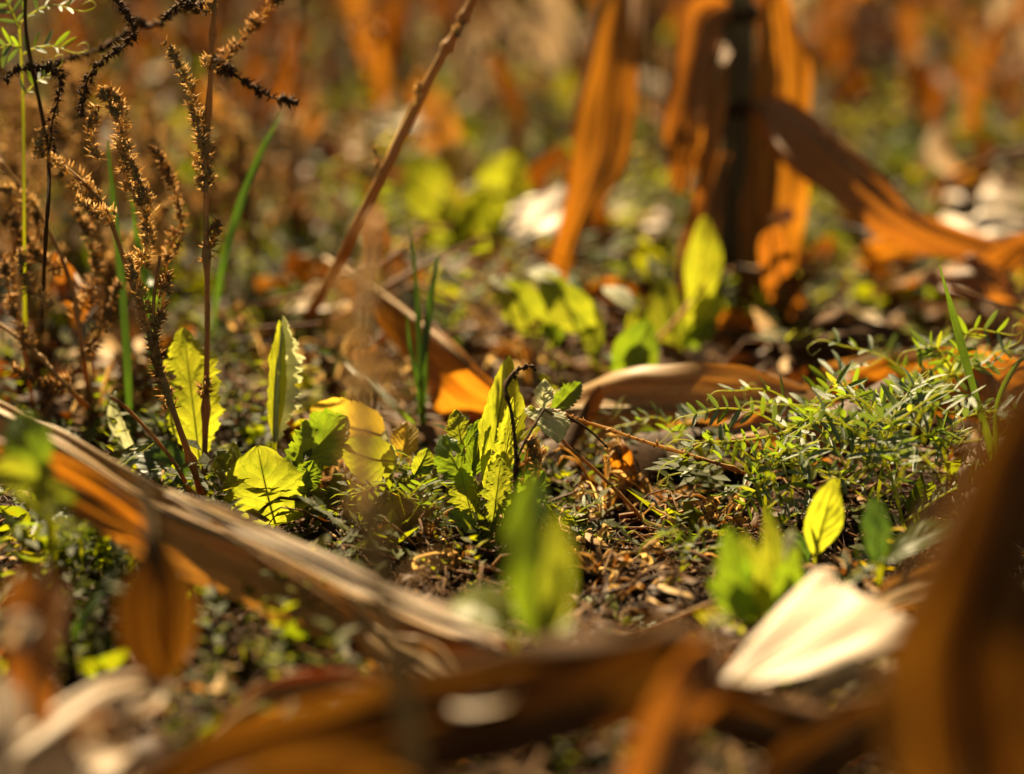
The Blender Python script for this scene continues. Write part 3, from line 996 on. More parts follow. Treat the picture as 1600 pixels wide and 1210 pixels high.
CL('wide pale leaf lying at the right edge beyond the bent orange leaf', [Hh(1470, 318, .02), Hh(1510, 306, .04), Hh(1560, 300, .05), Hh(1640, 310, .04)], [.010, .025, .028, .012], M['corn_pale'], hint=TOCAM * .5 + ZUP, seed=37)
CL('grey leaf fold lying below the bent orange leaf', [Hh(1410, 360, .02), Hh(1460, 372, .03), Hh(1520, 392, .025), Hh(1580, 420, .01)], [.006, .016, .016, .006], M['corn_tan'], hint=TOCAM * .3 + ZUP, seed=38)
CL('orange leaf glowing at the right edge under the bent leaf', [Hh(1500, 470, .01), Hh(1540, 430, .05), Hh(1585, 390, .08), Hh(1640, 370, .09)], [.005, .010, .011, .006], M['corn_brown'], hint=TOCAM, seed=39)
CL('orange leaf standing in shade right of the stalk foot', [gpt(1250, 500, .004), Hh(1225, 455, .04), Hh(1210, 400, .08), Hh(1205, 340, .12)], [.008, .013, .013, .004], M['corn_brown'], hint=TOCAM, seed=40, rag=.4)
CL('brownish orange leaf lying between the stalk and the right edge', [Hh(1330, 430, .01), Hh(1370, 412, .03), Hh(1410, 400, .035), Hh(1450, 400, .02)], [.008, .018, .017, .006], M['corn_orange'], hint=TOCAM, seed=41)
CL('creamy leaf scrap behind the jagged upright leaf', [Hh(430, 492, .02), Hh(465, 478, .04), Hh(505, 474, .045), Hh(545, 490, .02)], [.006, .018, .020, .008], M['corn_pale'], hint=TOCAM * .6 + ZUP, seed=42, rag=.4)
CL('cream leaf scrap glowing left of the leaning weed stem', [Hh(385, 200, .03), Hh(430, 188, .05), Hh(480, 186, .06), Hh(525, 196, .03)], [.008, .018, .018, .006], M['corn_pale'], hint=TOCAM * .4 + ZUP, seed=43)
CL('small tan leaf lying behind the leaning weed stem', [Hh(590, 200, .03), Hh(640, 190, .06), Hh(700, 215, .03)], [.008, .020, .008], M['corn_pale'], hint=TOCAM * .5 + ZUP, seed=44)
CL('tan leaf scrap left of the leaning weed stem, lower one', [Hh(520, 225, .03), Hh(560, 235, .05), Hh(600, 262, .02)], [.008, .020, .008], M['corn_tan'], hint=TOCAM * .5 + ZUP, seed=45)
CL('orange leaf lying behind the lime seedlings at the top', [Hh(540, 300, .01), Hh(600, 290, .04), Hh(680, 320, .03), Hh(740, 345, .01)], [.010, .025, .025, .01], M['corn_orange'], hint=TOCAM, seed=46)
CL('tan leaf lying on the soil right of the hanging orange leaf', [Hh(930, 325, .02), Hh(980, 330, .035), Hh(1030, 345, .02), Hh(1065, 360, .01)], [.008, .018, .016, .006], M['corn_pale'], hint=TOCAM * .5 + ZUP, seed=47)
CL('orange leaf glowing behind the seedlings left of the stalk', [Hh(905, 480, .01), Hh(940, 470, .03), Hh(980, 480, .02), Hh(1000, 510, .01)], [.008, .017, .015, .006], M['corn_orange'], hint=TOCAM, seed=48)
CL('brown leaf lying under the lime seedlings at half height', [Hh(590, 405, .01), Hh(660, 412, .025), Hh(740, 428, .025), Hh(800, 440, .01)], [.008, .015, .015, .006], M['corn_tan'], hint=TOCAM * .5 + ZUP, seed=49)
CL('purplish brown leaf blade standing among the fuzzy weeds', [gpt(125, 520, .004), V(118, 480, 1.55), V(105, 440, 1.55), V(88, 395, 1.54)], [.006, .011, .009, .003], M['corn_brown'], hint=TOCAM, seed=50)

for q, (lab, pts, wd, mt, hint, rolls) in enumerate((
        ('pale curved leaf hanging blurred right of the slanting stem', [(738, 20), (742, 90), (752, 160), (778, 215)], [.006, .019, .024, .010], 'corn_pale', TOCAM, [0, 20, 40]),
        ('short white leaf blurred at the top, left of two', [(770, -10), (795, 40), (825, 85), (850, 125)], [.006, .016, .018, .006], 'corn_pale', TOCAM, 10),
        ('long white leaf blurred at the top, right of two', [(845, -40), (862, 30), (880, 100), (895, 160)], [.010, .019, .017, .005], 'corn_pale', TOCAM, 0),
        ('brown leaf slanting behind the hanging orange leaf', [(780, 60), (830, 130), (880, 210), (905, 260)], [.010, .022, .022, .010], 'corn_brown', TOCAM, 15),
        ('wide brown leaf hanging blurred above the lime seedlings', [(820, 120), (838, 180), (850, 240), (860, 290)], [.012, .026, .024, .008], 'corn_brown', TOCAM, -10),
        ('brown leaf blurred left of the slanting stem at the top', [(600, -30), (612, 40), (610, 100), (590, 150)], [.014, .026, .024, .008], 'corn_brown', TOCAM, 20),
        ('purplish pale leaf slanting right of the hanging orange leaf', [(985, 105), (1015, 140), (1045, 180), (1075, 228)], [.008, .017, .016, .005], 'corn_pale', TOCAM + ZUP, 20),
        ('tan leaf blurred at the top left of the upright stem', [(205, -20), (225, 40), (232, 110), (220, 160)], [.012, .024, .02, .008], 'corn_brown', TOCAM, 0),
        ('pale slanting leaf blurred at the top right edge', [(1560, -20), (1575, 20), (1592, 60), (1615, 95)], [.008, .02, .018, .006], 'corn_pale', TOCAM, 0),
        ('brown leaf slanting blurred left of the top right corner', [(1490, 10), (1510, 60), (1530, 110), (1550, 150)], [.006, .014, .012, .004], 'corn_tan', TOCAM, 0),
        ('narrow tan leaf blurred beyond the bent orange leaf', [(1500, 110), (1518, 140), (1540, 170)], [.005, .012, .004], 'corn_tan', TOCAM, 0),
        ('brown leaf standing blurred just left of the main stalk', [(1098, -30), (1088, 50), (1078, 130), (1070, 210)], [.012, .022, .022, .008], 'corn_brown', TOCAM, 20))):
    dq_ = 2.42 + .06 * (q % 4)
    CL(lab, [V(x_, y_, dq_) for x_, y_ in pts], wd, M[mt], hint=hint, rolls=rolls, seed=300 + q, wav=.005)

for q, (lab, pts, wd, mt) in enumerate((
        ('brown husk lying under the first two seedlings', [(700, 560, .008), (780, 575, .014), (870, 590, .014), (960, 600, .008)], [.008, .020, .022, .010], 'corn_brown'),
        ('tan husk lying behind the third seedling', [(900, 500, .008), (970, 495, .014), (1040, 505, .014), (1110, 530, .008)], [.006, .017, .018, .008], 'corn_tan'),
        ('dark husk lying right of the stalk foot', [(1190, 560, .012), (1270, 535, .04), (1350, 525, .045), (1440, 530, .02)], [.008, .022, .024, .010], 'corn_dark'),
        ('rusty husk arching over the soil at the right', [(1390, 450, .02), (1450, 425, .06), (1520, 430, .07), (1600, 460, .05)], [.008, .018, .020, .012], 'corn_brown'),
        ('pale rumpled husk lying behind the grey leaf fold', [(1430, 330, .02), (1490, 345, .05), (1550, 340, .06), (1620, 350, .05)], [.010, .022, .026, .015], 'corn_white'),
        ('white husk scrap catching sun right of the hanging leaf', [(1010, 355, .02), (1035, 345, .04), (1065, 350, .03)], [.008, .016, .007], 'corn_white'),
        ('rusty husk lying below the cream scrap at upper left', [(380, 250, .02), (450, 240, .06), (520, 250, .06), (580, 285, .03)], [.010, .022, .022, .010], 'corn_brown'),
        ('white husk scrap lying under the slanting stem', [(560, 205, .03), (600, 190, .06), (640, 200, .04)], [.010, .020, .008], 'corn_white'),
        ('tan husk lying before the lime and yellow cluster', [(600, 395, .006), (660, 398, .012), (720, 405, .012), (780, 420, .006)], [.008, .020, .020, .008], 'corn_tan'),
        ('brown husk curling in front of the hanging leaf foot', [(860, 400, .01), (920, 385, .03), (980, 385, .03), (1040, 400, .012)], [.008, .020, .020, .008], 'corn_brown'),
        ('dark husk lying across the soil at the left behind weeds', [(60, 600, .012), (150, 590, .03), (230, 600, .03), (300, 625, .012)], [.006, .015, .016, .006], 'corn_brown'),
        ('rusty husk blurred on the soil at left behind the lime grass', [(60, 470, .02), (140, 455, .05), (210, 470, .03)], [.008, .020, .008], 'corn_brown'))):
    CL(lab, [Hh(x_, y_, h_) for x_, y_, h_ in pts], wd, M[mt], hint=TOCAM + ZUP * (.9 if mt == 'corn_white' else .35), seed=400 + q, wav=.006, fn=-.3, fp=-.05, rag=.2)

rr_ = np.random.default_rng(77)
seen = set()
marks = ((150, 'behind the leftmost weeds'), (330, 'behind the tan seed spikes'), (560, 'left of the slanting stem'), (720, 'just right of the slanting stem'), (860, 'above the lime and yellow cluster'),
         (1000, 'behind the hanging orange leaf'), (1130, 'just left of the main stalk'), (1300, 'just right of the main stalk'), (1450, 'beyond the bent orange leaf'), (9999, 'near the right edge'))
for q in range(110):
    px, py = rr_.uniform(10, 1590), rr_.uniform(10, 330)
    up = q % 4 == 0
    mt = ('corn_pale', 'corn_brown', 'corn_tan', 'corn_brown', 'corn_orange', 'corn_tan', 'corn_white')[q % 7]
    L_ = rr_.uniform(.07, .17)
    a_ = rr_.uniform(-.7, .7) + (math.pi if rr_.uniform() < .5 else 0)
    w_ = rr_.uniform(.008, .019)
    rl_ = float(rr_.normal(0, 20))
    lab = ('upright ' if up else 'flat ') + {'corn_pale': 'pale', 'corn_white': 'white', 'corn_brown': 'dark brown', 'corn_orange': 'orange', 'corn_tan': 'straw tan'}[mt] + ' husk scrap blurred ' \
        + ('at the top edge ' if py < 100 else 'far back ' if py < 210 else 'midway back ') + next(t_ for x_, t_ in marks if px < x_)
    if lab in seen or (up and mt in ('corn_pale', 'corn_white')) or len(seen) > 44:
        continue
    seen.add(lab)
    c = gpt(px, py, .0)
    dx = Vector((math.cos(a_), math.sin(a_) * .6, 0))
    if up:
        pts = [c, c + dx * L_ * .15 + ZUP * L_ * .4, c + dx * L_ * .3 + ZUP * L_ * .8, c + dx * L_ * .5 + ZUP * L_ * 1.1]
    else:
        pts = [c + ZUP * .004, c + dx * L_ * .35 + ZUP * rr_.uniform(.015, .04), c + dx * L_ * .7 + ZUP * rr_.uniform(.015, .04), c + dx * L_ + ZUP * .006]
    CL(lab, pts, [w_ * .4, w_, w_, w_ * .3], M[mt], name='husk_scrap', group='far husk scraps', hint=(TOCAM if up else ZUP + TOCAM * .5), n=26, m=4, midr=0, seed=700 + q, wav=.006, rolls=rl_)

# foreground leaves
CL('long tan corn leaf lying diagonally across the lower left', [V(-120, 600, 1.34), V(0, 645, 1.31), V(110, 708, 1.285), V(250, 795, 1.265), V(400, 858, 1.245), V(540, 928, 1.225), V(680, 990, 1.205), V(800, 1022, 1.19), V(860, 1070, 1.19)],
   [.012, .020, .023, .025, .027, .026, .024, .021, .012], M['corn_tan'], hint=ZUP + TOCAM * .25, fp=-1.0, fn=-.1, asym=(1.1, .5), wav=.002, seed=60, rag=.2)
CL('pale split strip lying along the ridge of the long diagonal leaf', [V(262, 768, 1.245), V(330, 800, 1.235), V(450, 852, 1.22), V(590, 920, 1.20), V(700, 965, 1.185), V(795, 1000, 1.175)],
   [.003, .0055, .007, .0075, .009, .008], M['corn_pale'], hint=ZUP + TOCAM * .3, fp=-.25, fn=.0, seed=161, wav=.002, rag=.3)
CL('narrow straw strip curling off the long diagonal leaf', [V(330, 815, 1.22), V(430, 880, 1.20), V(520, 930, 1.19), V(600, 985, 1.18)], [.001, .003, .0035, .001], M['corn_tan'], hint=TOCAM + ZUP, seed=162, wav=.002, midr=.0006)
CL('second tan leaf edge tucked beneath the long diagonal leaf', [V(560, 960, 1.20), V(610, 1000, 1.18), V(670, 1035, 1.17), V(745, 1085, 1.15)], [.004, .008, .009, .004], M['corn_tan'], hint=ZUP + TOCAM * .3, fp=-.6, fn=.1, seed=61)
CL('orange leaf edge jutting under the long diagonal leaf at far left', [V(-60, 690, 1.22), V(80, 745, 1.21), V(180, 800, 1.20), V(245, 852, 1.20)], [.006, .012, .012, .004], M['corn_orange'], hint=TOCAM, seed=62)
CL('curled cream corn leaf at the bottom left', [V(-20, 1215, 1.02), V(40, 1180, 1.03), V(110, 1130, 1.05), V(180, 1088, 1.07), V(232, 1072, 1.09), V(246, 1095, 1.085), V(225, 1112, 1.07)],
   [.010, .013, .015, .014, .010, .007, .004], M['corn_pale'], hint=ZUP + TOCAM * .5, fp=-.7, fn=.25, seed=63, wav=.005, n=90)
CL('pale leaf end standing in the bottom left corner', [V(-30, 1260, .98), V(0, 1180, .98), V(8, 1110, .99), V(-5, 1060, 1.0)], [.006, .010, .009, .003], M['corn_pale'], hint=TOCAM * .6 + ZUP, seed=64)
CL('small cream leaf scrap on the bottom edge at left', [V(110, 1230, 1.0), V(150, 1195, 1.01), V(195, 1175, 1.03)], [.006, .011, .004], M['corn_pale'], hint=TOCAM * .5 + ZUP, seed=65, rag=.4)
CL('orange leaf flap below the curled cream leaf', [V(180, 1190, 1.03), V(150, 1150, 1.04), V(140, 1110, 1.05)], [.004, .012, .006], M['corn_orange'], hint=TOCAM, seed=66)
CL('arrow shaped brown husk leaf hanging blurred at lower left', [V(222, 745, 1.08), V(235, 800, 1.07), V(243, 860, 1.06), V(246, 930, 1.06), V(250, 1000, 1.07), V(262, 1065, 1.09)], [.004, .005, .006, .019, .016, .002],
   M['corn_dark'], hint=TOCAM, fp=.45, fn=.3, seed=67, wav=.003)
CL('blurred brown husk tatter standing at the left edge', [V(50, 1130, 1.03), V(52, 1040, 1.03), V(60, 960, 1.04), V(70, 880, 1.05)], [.008, .012, .016, .010], M['corn_brown'], hint=TOCAM, seed=68, rag=.7)
CL('cream torn scrap on the tatter at the left edge', [V(25, 1010, 1.02), V(38, 985, 1.02), V(60, 970, 1.02)], [.005, .009, .004], M['corn_pale'], hint=TOCAM * .4 + ZUP, seed=69, rag=.5)
CL('thin rust coloured leaf strip arching at the lower left', [V(330, 1150, 1.10), V(390, 1105, 1.10), V(470, 1070, 1.10), V(570, 1062, 1.10), V(620, 1085, 1.10)], [.004, .007, .008, .006, .003], M['corn_orange'],
   hint=ZUP + TOCAM * .6, fp=-.3, fn=.1, seed=70)
CL('broad blurred brown leaf slanting up along the bottom edge', [V(100, 1330, .98), V(330, 1215, .97), V(560, 1160, .96), V(790, 1105, .96), V(960, 1062, .96), V(1070, 1025, .965), V(1130, 1035, .97)],
   [.014, .020, .022, .023, .021, .015, .004], M['corn_dark'], hint=TOCAM + ZUP * .1, fp=.25, fn=.1, seed=71, wav=.010, rolls=[0, 15, -12, 18, -5])
CL('dark leaf lying lowest along the bottom edge', [V(180, 1300, .90), V(380, 1225, .90), V(560, 1215, .90), V(760, 1240, .90), V(900, 1290, .9)], [.008, .014, .015, .012, .006], M['corn_dark'], hint=Vector((0, -1, -.7)), seed=171, wav=.006)
CL('blurred orange brown leaf bending down at the bottom centre', [V(1000, 1340, .93), V(1022, 1220, .93), V(1050, 1120, .94), V(1090, 1050, .95), V(1120, 1015, .96)], [.012, .017, .017, .013, .004], M['corn_brown'], hint=TOCAM, seed=72, wav=.006, rolls=[20, 30, 0])
CL('dark purplish brown leaf lying across the bottom right', [V(1060, 1100, 1.03), V(1150, 1120, 1.03), V(1280, 1150, 1.03), V(1420, 1140, 1.04)], [.008, .015, .017, .008], M['corn_dark'], hint=TOCAM + ZUP * .6, seed=73, wav=.006)
CL('dark leaf in shade standing at the bottom right', [V(1180, 1300, .98), V(1240, 1210, .99), V(1330, 1140, 1.0), V(1420, 1090, 1.01)], [.008, .014, .014, .005], M['corn_dark'], hint=TOCAM, seed=172, wav=.006)
CL('small blurred cream leaf scrap resting on the brown leaf, bottom centre', [V(700, 1100, .97), V(735, 1100, .96), V(775, 1095, .96), V(795, 1085, .965)], [.005, .010, .010, .003], M['corn_pale'], hint=TOCAM * .3 + ZUP, seed=74, rag=.3)
CL('bright white torn corn leaf at the lower right', [V(1105, 1098, 1.08), V(1165, 1062, 1.09), V(1230, 1020, 1.10), V(1290, 980, 1.115), V(1340, 950, 1.13), V(1375, 932, 1.14)], [.003, .010, .019, .027, .033, .034],
   M['corn_white'], hint=Vector((-.1, -.42, 1.0)), fp=.04, fn=-.10, seed=75, rag=.3, wav=.004, pleat=.014)
CL('pale shredded leaf edge below the white torn leaf', [V(1240, 1100, 1.10), V(1300, 1075, 1.11), V(1360, 1055, 1.12), V(1400, 1035, 1.13)], [.004, .007, .008, .005], M['corn_pale'], hint=ZUP, seed=76, rag=.8)
CL('tan leaf strip lying behind the white torn leaf', [V(1370, 950, 1.20), V(1420, 930, 1.21), V(1480, 905, 1.22), V(1560, 880, 1.23)], [.006, .013, .013, .008], M['corn_tan'], hint=ZUP + TOCAM * .4, seed=77)
CL('huge blurred dark corn leaf rising at the right edge', [V(1560, 1420, .80), V(1520, 1250, .79), V(1500, 1120, .78), V(1500, 1000, .77), V(1535, 880, .76), V(1590, 740, .76), V(1660, 580, .77), V(1720, 450, .78)],
   [.012, .020, .0245, .0235, .0195, .0165, .013, .008], M['corn_dark'], hint=TOCAM, fp=.7, fn=.1, seed=78, wav=.009, rag=.3, midr=.0035, pleat=.06, rolls=[0, 0, -10, -10])
CL('dark blurred leaf beneath the huge leaf in the right corner', [V(1700, 1300, .84), V(1640, 1180, .83), V(1600, 1050, .83), V(1610, 900, .84)], [.014, .022, .022, .012], M['corn_dark'], hint=TOCAM, seed=79)
CL('cream leaf flap lying flat at the right between vetch and huge leaf', [Hh(1500, 800, .01), Hh(1540, 770, .02), Hh(1590, 730, .03), Hh(1640, 700, .03)], [.010, .022, .026, .016], M['corn_pale'], hint=ZUP + TOCAM * .4, seed=80)
CL('tan leaf under the red runner stem', [Hh(1020, 690, .012), Hh(1080, 702, .016), Hh(1140, 722, .016), Hh(1200, 740, .01)], [.005, .010, .012, .006], M['corn_pale'], hint=ZUP + TOCAM * .4, seed=81, rag=.3)
CL('small dry orange leaf curling on the soil by the runner', [Hh(960, 688, .035), Hh(968, 710, .03), Hh(975, 740, .012), gpt(972, 775, .004)], [.003, .008, .007, .002], M['corn_orange'], hint=TOCAM, seed=82)
CL('tan straw leaf lying along the soil at centre right', [gpt(900, 760, .006), gpt(960, 775, .009), gpt(1040, 780, .009), gpt(1110, 770, .006)], [.003, .007, .007, .003], M['corn_tan'], hint=ZUP, seed=83)

# ================================================================== mustard-like broadleaf plants in focus
RG = M['rib_green']


def plant(label, base, leaves, name='mustard_plant', cat='plant', group=None):
    t_ = thing(name, label, cat, base, group)
    cr = MB()
    tube(cr, [base + Vector((0, 0, -.012)), base + Vector((0, 0, .004))], .003, .002, n=4, sides=7)
    build('crown', cr, RG, t_)
    for q, lf in enumerate(leaves):
        mt, bs, tp, hint, W, kw = lf
        kw = dict(kw)
        pet = kw.pop('pet', None)
        if pet is None:
            mid = base.lerp(bs, .55) + Vector((0, 0, .3 * (bs - base).length * .2))
            pet = [base, mid]
        add_leaf(t_, M[mt], RG, bs, tp, hint, W, petiole=pet, seed=kw.pop('seed', q * 13 + int(abs(base.x) * 900)), **kw)
    return t_


T = Vector((0, -1, -.12))
bA = gpt(330, 792)
dA = 1.445
plant('tall lime green lobed leaf with holes behind weed stems, left', bA, [
    ('leaf_bright', V(312, 720, dA), V(286, 512, dA + .02), T + Vector((.15, 0, .2)), .0205, dict(prof='oblong', bend=.15, fold=(.1, .15), teeth=11, tooth=.22, holes=((-.6, .63, .0028), (-.35, .54, .0016), (.5, .3, .0012)), nrows=110, m=20, wave=.25)),
    ('leaf_lime', V(330, 765, dA), V(362, 712, dA - .02), ZUP + T * .5, .010, dict(prof='round', bend=.3)),
    ('leaf_deep', V(300, 760, dA), V(212, 700, dA + .02), ZUP + T, .014, dict(prof='oblong', bend=.4, fold=(.3, .2))),
])
plant('pale curled leaf end with yellow tip, left of the lobed leaf', gpt(222, 745), [
    ('leaf_pale', V(214, 708, 1.47), V(178, 612, 1.47), T + Vector((-.5, 0, .2)), .0085, dict(prof='oblong', bend=.35, fold=(.7, .2), tipcurl=.5, tooth=.06)),
])
bB = gpt(425, 822)
dB_ = 1.41
plant('rounded yellow green leaf facing the camera above the diagonal leaf', bB, [
    ('leaf_lime', V(430, 818, dB_), V(402, 696, dB_ - .02), T, .0262, dict(prof='round', bend=.28, fold=(.12, .10), teeth=7, tooth=.09, quilt=.002, nrows=90, m=20, wave=.15)),
    ('leaf_lime', V(385, 800, dB_ + .01), V(365, 690, dB_ + .03), T + Vector((-.4, 0, 0)), .0105, dict(prof='oblong', bend=.1, fold=(.3, .4), tooth=.14)),
    ('leaf_lime', V(450, 815, dB_), V(472, 755, dB_ + .01), T + Vector((.4, 0, .3)), .0085, dict(prof='oblong', bend=.3)),
])
plant('dark green crinkled leaf pointing right, beside the rounded leaf', gpt(450, 800), [
    ('leaf_green', V(458, 748, 1.42), V(543, 652, 1.43), T + Vector((-.25, 0, .7)), .0185, dict(prof='oblong', bend=.4, fold=(.25, .45), teeth=8, tooth=.20, quilt=.0028, nrows=100, m=20, wave=.3)),
    ('leaf_green', V(472, 765, 1.40), V(490, 720, 1.40), T + ZUP * .3, .009, dict(prof='oblong', bend=.2, tooth=.2)),
])
plant('upright jagged leaf folded lengthwise, half lime half pale', gpt(430, 775), [
    ('leaf_pale', V(428, 692, 1.44), V(441, 493, 1.45), Vector((1.0, -.85, .45)), .0200, dict(prof='oblong', bend=-.12, fold=(.1, 2.75), teeth=11, tooth=.34, holes=((.1, .55, .0012), (.45, .72, .0015)), nrows=120, m=20, wave=.3)),
    ('leaf_bright', V(429, 692, 1.442), V(437, 500, 1.452), T + Vector((-.75, 0, .1)), .0075, dict(prof='oblong', bend=-.1, fold=(.1, .5), teeth=9, tooth=.1)),
])
bY = gpt(600, 772)
plant('yellowing broad leaves lying between the dark leaf and centre plant', bY, [
    ('leaf_yellow', V(600, 680, 1.46), V(485, 640, 1.47), ZUP * .1 + T, .0185, dict(prof='round', bend=.35, fold=(.15, .3), tooth=.06, wave=.2)),
    ('leaf_lime', V(618, 722, 1.42), V(532, 700, 1.42), T, .0165, dict(prof='round', bend=.3, fold=(.2, .2), tooth=.08, wave=.2)),
    ('leaf_yellow', V(628, 715, 1.43), V(638, 658, 1.44), T, .0095, dict(prof='round', bend=.2, fold=(.5, .2))),
    ('leaf_pale', V(622, 728, 1.42), V(602, 672, 1.42), T + Vector((-.4, 0, .1)), .008, dict(prof='oblong', bend=.3, fold=(.8, .1))),
    ('leaf_lime', V(648, 745, 1.41), V(668, 700, 1.41), T + Vector((.4, 0, .2)), .008, dict(prof='oblong', bend=.2, fold=(.6, .3), tooth=.15)),
    ('leaf_green', V(640, 750, 1.41), V(680, 720, 1.41), ZUP + T * .5, .007, dict(prof='lyrate', bend=.3)),
])
bC = gpt(762, 858)
dC = 1.40
plant('tall jagged green mustard plant standing at the picture centre', bC, [
    ('leaf_bright', V(757, 765, dC), V(796, 553, dC + .03), T + Vector((.12, 0, .15)), .0150, dict(prof='lance', bend=.12, fold=(.2, .55), teeth=7, tooth=.10, nrows=100, m=18, wave=.2, holes=((.4, .82, .0012),))),
    ('leaf_bright', V(776, 800, dC - .01), V(802, 620, dC - .005), T + Vector((-.3, 0, 0)), .0080, dict(prof='oblong', bend=.1, fold=(.2, .3), teeth=8, tooth=.3)),
    ('leaf_pale', V(835, 640, dC + .01), V(872, 692, dC - .01), Vector((.4, -.45, .9)), .0140, dict(prof='round', bend=.5, fold=(.15, .15), tooth=.10, quilt=.003, pet=[V(775, 820, dC), V(800, 700, dC), V(825, 640, dC)])),
    ('leaf_pale', V(848, 640, dC + .01), V(851, 592, dC + .015), T, .0062, dict(prof='lance', bend=.1, fold=(.2,.2), pet=[V(800, 700, dC), V(840, 660, dC)])),
    ('leaf_green', V(860, 645, dC + .03), V(908, 598, dC + .04), T + ZUP * .4, .0075, dict(prof='oblong', bend=.3, fold=(.4, .3), tooth=.2, pet=[V(780, 800, dC), V(820, 700, dC + .02)])),
    ('leaf_green', V(735, 760, dC - .01), V(692, 680, dC - .005), T + Vector((-.4, 0, .4)), .0115, dict(prof='oblong', bend=.45, fold=(.2, .7), teeth=6, tooth=.2, holes=((.2, .6, .0018),), wave=.3)),
    ('leaf_lime', V(722, 700, dC + .02), V(712, 640, dC + .025), T, .0080, dict(prof='round', bend=.2, tooth=.2, pet=[V(750, 820, dC), V(730, 740, dC + .01)])),
    ('leaf_green', V(735, 745, dC), V(752, 672, dC + .01), T + Vector((.3, 0, 0)), .0085, dict(prof='oblong', bend=.2, fold=(.3, .2), tooth=.1)),
    ('leaf_green', V(728, 700, dC + .01), V(764, 655, dC + .01), ZUP + T * .4, .0050, dict(prof='oblong', bend=.5, fold=(.4, .4), tooth=.2)),
    ('leaf_lime', V(745, 835, dC - .01), V(720, 730, dC - .015), T + Vector((-.2, 0, .3)), .0100, dict(prof='lyrate', bend=.25, fold=(.4, .3), teeth=10, tooth=.4)),
    ('leaf_lime', V(765, 840, dC - .02), V(782, 715, dC - .02), T + Vector((.2, 0, .3)), .0115, dict(prof='lyrate', bend=.25, fold=(.3, .4), teeth=11, tooth=.4)),
    ('leaf_green', V(770, 850, dC - .01), V(835, 790, dC - .02), ZUP + T * .5, .0110, dict(prof='lyrate', bend=.35, fold=(.2, .2), teeth=9, tooth=.4)),
    ('leaf_green', V(755, 850, dC - .02), V(700, 800, dC - .03), ZUP + T * .5, .0090, dict(prof='lyrate', bend=.35, teeth=9, tooth=.4)),
    ('leaf_green', V(790, 815, dC + .01), V(850, 735, dC + .01), T + ZUP * .3, .0110, dict(prof='oblong', bend=.3, fold=(.3, .3), tooth=.2)),
    ('leaf_deep', V(780, 780, dC + .02), V(840, 690, dC + .03), T, .0130, dict(prof='oblong', bend=.2, fold=(.3, .3), tooth=.2)),
])

# blurred seedlings in front
bF = V(828, 1075, 1.06)
bF = gpt(828, 1165)
plant('large blurred dark green leaf standing in front of the centre plant', bF, [
    ('leaf_green', V(838, 1005, 1.06), V(836, 726, 1.08), T + Vector((-.35, 0, .3)), .0135, dict(prof='lance', bend=.25, fold=(.5, .3), tooth=.10, teeth=5, wave=.5)),
    ('leaf_lime', V(862, 995, 1.05), V(868, 800, 1.055), T + Vector((.3, 0, 0)), .0085, dict(prof='oblong', bend=.2, fold=(.1, .2), tooth=.02)),
    ('leaf_lime', V(845, 1010, 1.05), V(892, 965, 1.06), ZUP + T * .4, .0080, dict(prof='round', bend=.6, tooth=.02)),
    ('leaf_lime', V(800, 985, 1.10), V(710, 940, 1.13), ZUP + T * .7, .0120, dict(prof='oblong', bend=.5, fold=(.3, .3))),
    ('leaf_green', V(840, 1040, 1.07), V(885, 1030, 1.08), ZUP + T * .5, .0060, dict(prof='oblong', bend=.3)),
])
plant('blurred lime seedling at the left edge', gpt(88, 920), [
    ('leaf_green', V(62, 735, 1.17), V(28, 645, 1.18), T + ZUP * .3, .0130, dict(prof='round', bend=.3, tooth=.02)),
    ('leaf_lime', V(75, 780, 1.16), V(120, 785, 1.14), T + ZUP * .6, .0085, dict(prof='round', bend=.5, tooth=.02)),
    ('leaf_lime', V(66, 780, 1.16), V(68, 720, 1.17), T, .0080, dict(prof='round', bend=.3, tooth=.02)),
    ('leaf_lime', V(58, 750, 1.16), V(-10, 735, 1.16), T + ZUP * .6, .0090, dict(prof='round', bend=.4, tooth=.02)),
    ('leaf_lime', V(75, 815, 1.17), V(20, 770, 1.17), ZUP + T * .4, .0040, dict(prof='lance', bend=.2, tooth=0)),
    ('leaf_lime', V(88, 815, 1.17), V(128, 832, 1.17), ZUP + T * .4, .0035, dict(prof='lance', bend=.2, tooth=0)),
])
plant('blurred lime green seedling right of the dark blurred leaf', gpt(1185, 990), [
    ('leaf_lime', V(1185, 945, 1.19), V(1160, 830, 1.18), T + Vector((.3, 0, 0)), .0070, dict(prof='lance', bend=.3, tooth=.08, wave=.4)),
    ('leaf_green', V(1165, 950, 1.18), V(1138, 820, 1.17), T + Vector((-.4, 0, .2)), .0095, dict(prof='lance', bend=.2, tooth=.08, wave=.4, fold=(.4, .2))),
    ('leaf_green', V(1180, 968, 1.18), V(1108, 905, 1.16), T + ZUP * .5, .0085, dict(prof='oblong', bend=.4, tooth=.08, wave=.4)),
    ('leaf_green', V(1200, 955, 1.20), V(1245, 850, 1.19), T + Vector((.4, 0, .2)), .0080, dict(prof='lance', bend=.4, tooth=.08, wave=.4)),
    ('leaf_lime', V(1212, 935, 1.21), V(1200, 785, 1.21), T, .0055, dict(prof='lance', bend=.2, tooth=.08)),
    ('leaf_pale', V(1210, 920, 1.21), V(1240, 825, 1.22), T + ZUP, .0050, dict(prof='lance', bend=.4, tooth=.03)),
    ('leaf_lime', V(1182, 972, 1.18), V(1200, 890, 1.17), T, .0060, dict(prof='oblong', bend=.3, tooth=.08, wave=.4)),
    ('leaf_green', V(1200, 965, 1.19), V(1265, 920, 1.19), T + ZUP * .6, .0060, dict(prof='lance', bend=.3, tooth=.08)),
])
